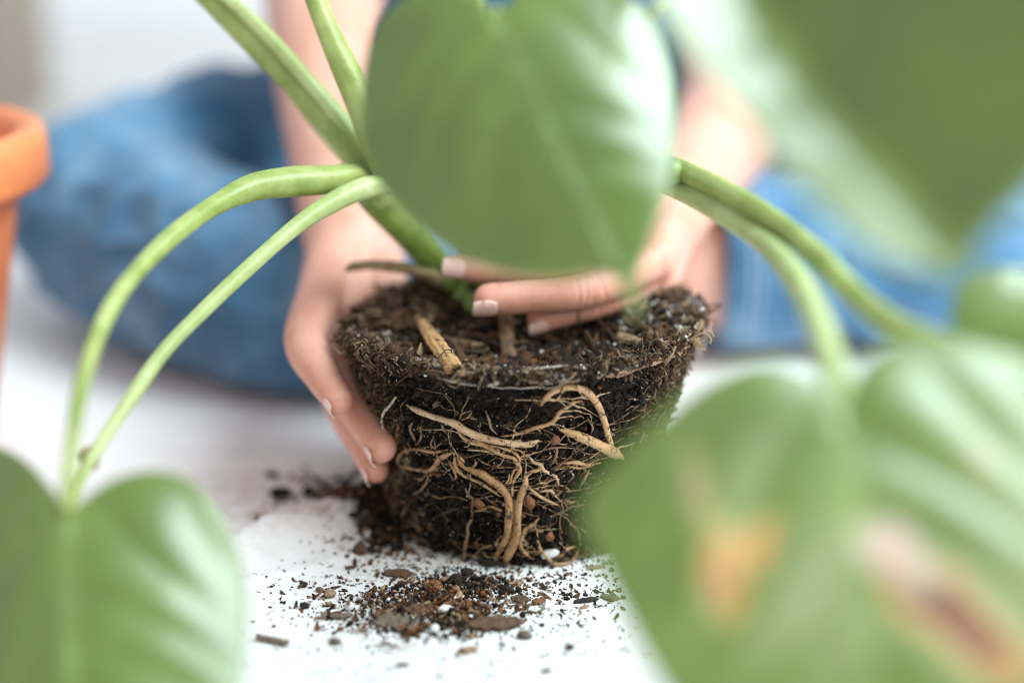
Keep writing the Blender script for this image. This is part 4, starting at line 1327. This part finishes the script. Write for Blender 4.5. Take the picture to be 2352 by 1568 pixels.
d.add('flake', P, (0, 0, 1), np.abs(rng.normal(.0009, .0008, 150)) + .0003, palette(150, [(3, DARK), (4, BROWN), (1, RUST), (1, TAN)]), .4)
P = spread(90, lambda: (random.gauss(760, 60), random.gauss(1380, 34)))
d.add('flake', P, (0, 0, 1), np.abs(rng.normal(.0008, .0007, 90)) + .0003, palette(90, [(3, DARK), (4, BROWN), (1, RUST), (1, TAN)]), .4)
# behind the fold at the left: crumbs and chips
P = spread(150, lambda: (random.gauss(740, 75), random.gauss(1140, 24)))
d.add('crumb', P, (0, 0, 1), np.abs(rng.normal(.0006, .0006, 150)) + .0002, palette(150, [(1, BLACK), (3, DARK), (5, BROWN), (3, TAN)]))
P = spread(300, lambda: (random.gauss(815, 40), random.gauss(1158, 14)))
P[:, 2] += np.abs(rng.normal(0, .002, len(P)))
d.add('crumb', P, (0, 0, 1), np.abs(rng.normal(.0010, .0007, 300)) + .0003, palette(300, [(1, BLACK), (3, DARK), (6, BROWN), (3, TAN)]))
# banked against the left foot of the ball
P = spread(900, lambda: (random.gauss(880, 26), random.gauss(1195, 28)))
P[:, 2] += np.abs(rng.normal(0, .003, len(P)))
d.add('crumb', P, (0, 0, 1), np.abs(rng.normal(.0010, .0007, 900)) + .0003, palette(900, [(4, BLACK), (5, DARK), (3, BROWN), (.6, TAN)]))
P = spread(140, lambda: (random.gauss(900, 60), random.gauss(1245, 22)))
d.add('crumb', P, (0, 0, 1), np.abs(rng.normal(.0006, .0006, 140)) + .0003, palette(140, [(3, DARK), (4, BROWN), (1, TAN), (1, GREY)]))
o = d.build('spilled_soil', None)
tag(o, 'fine dark soil dust and grit spilled over the white sheet', 'soil', kind='stuff')

def piece(name, label, cat, x, y, dims, m, seed, ang=0.0, kind='lump', lift=0.0, tilt=0.0, group=None):
    """one loose piece lying on the sheet; dims = half sizes in mm"""
    p, t = ground(x, y)
    if kind == 'lump':
        v, f = ico(2)
        v, f = ico(3)
        v = v * (1 + 0.30 * sines(v, 0.55, seed, 3)[:, None] + 0.14 * (1 - 2 * np.abs(sines(v, 1.7, seed + 5, 2)))[:, None]); f = [tuple(q) for q in f]
    elif kind == 'bead':
        v, f = ico(2); v = v * (1 + 0.06 * sines(v, 0.5, seed, 2)[:, None]); f = [tuple(q) for q in f]
    else:   # flake / stick: ragged bent plate
        r = np.random.default_rng(seed)
        n, k = 11, 4
        xs_ = np.linspace(-1, 1, n); up = []; lo = []
        e1 = r.uniform(.55, 1.15, n); e2 = r.uniform(.55, 1.15, n)
        taper = (1 - np.abs(xs_) ** 3 * .75) if kind == 'flake' else (1 - np.abs(xs_) ** 8 * .5)
        bend = r.uniform(-.6, 1.2); cup = r.uniform(-.5, .9)
        for i in range(n):
            for j in range(k):
                b_ = (j / (k - 1) - .5) * 2
                yy = b_ * taper[i] * (e1[i] if b_ < 0 else e2[i])
                zz = bend * xs_[i] ** 2 * .5 + cup * yy * yy * .6 + r.uniform(-.2, .2)
                up.append((xs_[i], yy, zz + .5)); lo.append((xs_[i], yy, zz - .5))
        v = np.array(up + lo); q = n * k; f = []
        for i in range(n - 1):
            for j in range(k - 1):
                a, b_, c_, d_ = i * k + j, i * k + j + 1, (i + 1) * k + j + 1, (i + 1) * k + j
                f += [(a, d_, c_, b_), (a + q, b_ + q, c_ + q, d_ + q)]
            a, d_ = i * k, (i + 1) * k
            f += [(a, a + q, d_ + q, d_), (a + k - 1, d_ + k - 1, d_ + k - 1 + q, a + k - 1 + q)]
        f += [tuple(list(range(k)) + [q + j for j in range(k - 1, -1, -1)]),
              tuple([(n - 1) * k + j for j in range(k - 1, -1, -1)] + [q + (n - 1) * k + j for j in range(k)])]
    v = v * np.asarray(dims) / 1000.0
    a = math.radians(ang); ct, st = math.cos(math.radians(tilt)), math.sin(math.radians(tilt))
    v = np.column_stack([v[:, 0], v[:, 1] * ct - v[:, 2] * st, v[:, 1] * st + v[:, 2] * ct])
    v = np.column_stack([v[:, 0] * math.cos(a) - v[:, 1] * math.sin(a), v[:, 0] * math.sin(a) + v[:, 1] * math.cos(a), v[:, 2]])
    me = mesh(name, v, f, m, kind in ('lump', 'bead'))
    o = bpy.data.objects.new(name, me)
    o.location = (p[0], p[1], p[2] - v[:, 2].min() - 0.0002 + lift / 1000.0)
    COL.objects.link(o)
    tag(o, label, cat, group)
    return o

def soilm(name, c, c2): return simple(name, c, 0.85, c2, 500, 0.8, 0.0008)
mB = soilm('bark_brown', (0.16, 0.09, 0.05), (0.07, 0.036, 0.02))
mK = soilm('crumb_black', (0.035, 0.024, 0.016), (0.010, 0.007, 0.005))
mR = soilm('bark_rust', (0.30, 0.13, 0.05), (0.10, 0.04, 0.018))
mG = soilm('bark_grey', (0.22, 0.17, 0.125), (0.10, 0.07, 0.05))
mT = soilm('bark_tan', (0.42, 0.29, 0.18), (0.24, 0.15, 0.085))
mP = M['perlite']
PIECES = [
 ('bark_flake', 'largest flat brown bark flake at the right of the soil heap', 'bark', 1138, 1440, (10.5, 4.5, 1.0), mB, 1, 4, 'flake', 0.8, 16),
 ('bark_nugget', 'reddish brown nugget standing at the back of the soil heap', 'bark', 1000, 1368, (3.0, 2.6, 3.2), mR, 2, 20, 'lump'),
 ('soil_clump', 'black soil clump just behind the reddish nugget', 'soil', 1046, 1342, (2.4, 2.0, 2.2), mK, 3, 0, 'lump'),
 ('soil_clump', 'black soil clump farthest back of those behind the nugget', 'soil', 1072, 1322, (2.8, 2.0, 1.6), mK, 4, 0, 'lump'),
 ('bark_stick', 'lone grey brown bark stick at the left front of the sheet', 'bark', 627, 1476, (7.2, 1.7, 1.3), mG, 5, -22, 'stick', 0.4),
 ('perlite_bead', 'round white bead left of the soil heap', 'perlite', 803, 1400, (2.1, 2.1, 2.0), mP, 6, 0, 'bead'),
 ('bark_flake', 'brown flake lying midway between root ball and heap', 'bark', 915, 1322, (6.2, 2.8, .9), mB, 7, -8, 'flake', .3, 12),
 ('perlite_bead', 'white bead near the front of the soil heap', 'perlite', 998, 1458, (2.0, 1.8, 1.7), mP, 8, 0, 'bead', 1.0),
 ('perlite_flake', 'whitish flake in the middle of the soil heap', 'perlite', 1022, 1418, (3.2, 2.4, 1.4), mP, 9, 30, 'lump', 1.6),
 ('bark_flake', 'grey bark slab forming the left front of the soil heap', 'bark', 905, 1440, (8.0, 4.6, 1.5), mG, 10, -6, 'flake', 0.8, 14),
 ('bark_flake', 'brown bark slab in the centre of the soil heap', 'bark', 960, 1415, (7.0, 4.2, 1.3), mB, 11, 12, 'flake', 1.2, 12),
 ('bark_flake', 'rusty bark slab at the right end of the soil heap', 'bark', 1050, 1400, (6.0, 3.4, 1.2), mR, 12, 5, 'flake', 1.0, 10),
 ('soil_crumb', 'dark crumb farthest back at the left of the sheet', 'soil', 697, 1348, (1.6, 1.3, 1.1), mK, 13, 0, 'lump'),
 ('soil_crumb', 'black round crumb left of the white bead', 'soil', 700, 1396, (1.7, 1.4, 1.3), mK, 14, 0, 'lump'),
 ('bark_crumb', 'tan splintered crumb above the white bead', 'bark', 757, 1372, (2.4, 1.6, 1.7), mT, 15, 20, 'lump'),
 ('soil_crumb', 'grey brown crumb between the tan crumb and the farthest dark crumb', 'soil', 734, 1358, (1.6, 1.2, 1.0), mG, 16, 0, 'lump'),
 ('bark_flake', 'long tan chip lying below the black round crumb', 'bark', 738, 1420, (2.8, .9, .6), mT, 17, 4, 'stick', .2),
 ('bark_flake', 'grey chip directly below the white bead', 'bark', 785, 1420, (4.5, 1.6, .8), mG, 18, 10, 'flake', .4, 12),
 ('bark_flake', 'brown curled flake right of the heap, beside the dark twin crumb', 'bark', 1195, 1385, (3.6, 2.2, 1.1), mB, 19, -8, 'flake', .5, 16),
 ('soil_clump', 'dark twin crumb behind the brown curled flake', 'soil', 1165, 1362, (2.6, 2.0, 1.6), mK, 20, 0, 'lump'),
 ('bark_flake', 'rust brown flake right of the brown curled flake', 'bark', 1238, 1388, (3.0, 1.8, .9), mR, 21, 15, 'flake', .4, 14),
 ('bark_stick', 'long dark chip at the right side of the sheet', 'bark', 1345, 1384, (5.2, 1.4, 1.0), mK, 22, 18, 'stick', .4),
 ('bark_flake', 'tan leaf shaped flake in front of the heap', 'bark', 1072, 1497, (4.6, 2.0, .8), mT, 23, 24, 'flake', .4, 10),
 ('soil_crumb', 'dark crumb with a peak right of the largest bark flake', 'soil', 1205, 1465, (3.0, 1.6, 1.5), mG, 24, 0, 'lump'),
 ('soil_crumb', 'round brown crumb alone at the right front', 'soil', 1309, 1490, (1.6, 1.3, 1.1), mB, 25, 0, 'lump'),
 ('soil_crumb', 'brown chip nearest the bottom edge at the right', 'soil', 1255, 1542, (2.2, 1.1, .8), mB, 26, 15, 'lump'),
 ('bark_flake', 'brown chip nearest the bottom edge below the heap', 'bark', 925, 1535, (2.6, 1.1, .7), mB, 27, 0, 'flake', .3),
 ('bark_crumb', 'greyish crumb left in front of the heap', 'bark', 770, 1478, (2.0, 1.6, 1.2), mG, 28, 0, 'lump'),
 ('soil_crumb', 'small rusty crumb below the grey chip', 'soil', 783, 1447, (1.4, 1.0, .8), mR, 29, 0, 'lump'),
 ('soil_crumb', 'small rusty crumb left of the small one under the grey chip', 'soil', 730, 1447, (1.2, 1.0, .9), mR, 30, 0, 'lump'),
 ('soil_clump', 'flat black clump pressed against the foot of the root ball', 'soil', 1130, 1298, (5.0, 2.6, 1.6), mK, 31, 4, 'lump'),
 ('soil_clump', 'black clump under the right foot of the root ball', 'soil', 1238, 1293, (4.2, 2.6, 1.7), mK, 32, 0, 'lump'),
 ('bark_flake', 'blurred black chip behind the sheet fold at the left', 'bark', 648, 1142, (5.0, 2.2, 2.6), mK, 33, 0, 'lump'),
 ('soil_clump', 'blurred dark lump between black chip and bent twig', 'soil', 708, 1140, (2.6, 2.4, 2.6), mK, 34, 0, 'lump'),
 ('soil_clump', 'blurred dark lump just above the sheet fold', 'soil', 694, 1172, (2.8, 1.8, 1.5), mK, 35, 0, 'lump'),
 ('bark_flake', 'blurred reddish flake in front of the black chip', 'bark', 605, 1220, (3.8, 2.2, 1.4), mR, 36, 20, 'flake', .4, 20),
 ('soil_clump', 'blurred dark pair of crumbs farthest left behind the fold', 'soil', 625, 1096, (3.2, 1.6, 1.6), mK, 37, -20, 'lump'),
 ('soil_clump', 'tangled brown clump left of the root ball foot', 'soil', 828, 1275, (3.0, 2.0, 2.6), mB, 38, 10, 'lump'),
 ('soil_clump', 'brown clump between tangled clump and root ball', 'soil', 872, 1236, (2.4, 2.0, 2.6), mB, 39, 10, 'lump'),
 ('perlite_bead', 'blurred grey white bead beside the left foot of the root ball', 'perlite', 850, 1240, (2.6, 2.2, 2.2), mP, 40, 0, 'bead'),
 ('bark_flake', 'brown chip behind the farthest dark crumb', 'bark', 806, 1308, (2.6, 1.0, .9), mB, 41, 20, 'flake', .3, 14),
 ('bark_flake', 'thin tan flake between heap and black clumps', 'bark', 1180, 1340, (2.6, .9, .5), mT, 42, 35, 'flake', .3, 20),
 ('bark_flake', 'greyish flake at the far right of the spilled soil', 'bark', 1400, 1375, (4.0, 2.0, .8), mG, 43, -20, 'flake', .3, 14),
 ('bark_flake', 'tan sliver at the right foot of the root ball', 'bark', 1370, 1305, (4.6, 1.2, .7), mT, 44, 22, 'flake', .3, 14),
]
for q in PIECES:
    piece(*q)
# bent twig behind the fold
P = [ground(x, y)[0] + np.array([0, 0, h]) for x, y, h in ((716, 1110, .004), (745, 1122, .002), (770, 1128, .0015), (800, 1112, .003), (836, 1098, .006))]
V, F = tube(P, [.0010, .0012, .0014, .0015, .0013], n=8, sub=6, jitter=.15)
tag(obj('bent_twig', V, F, mK), 'blurred dark bent twig lying left of the fingertips', 'twig')
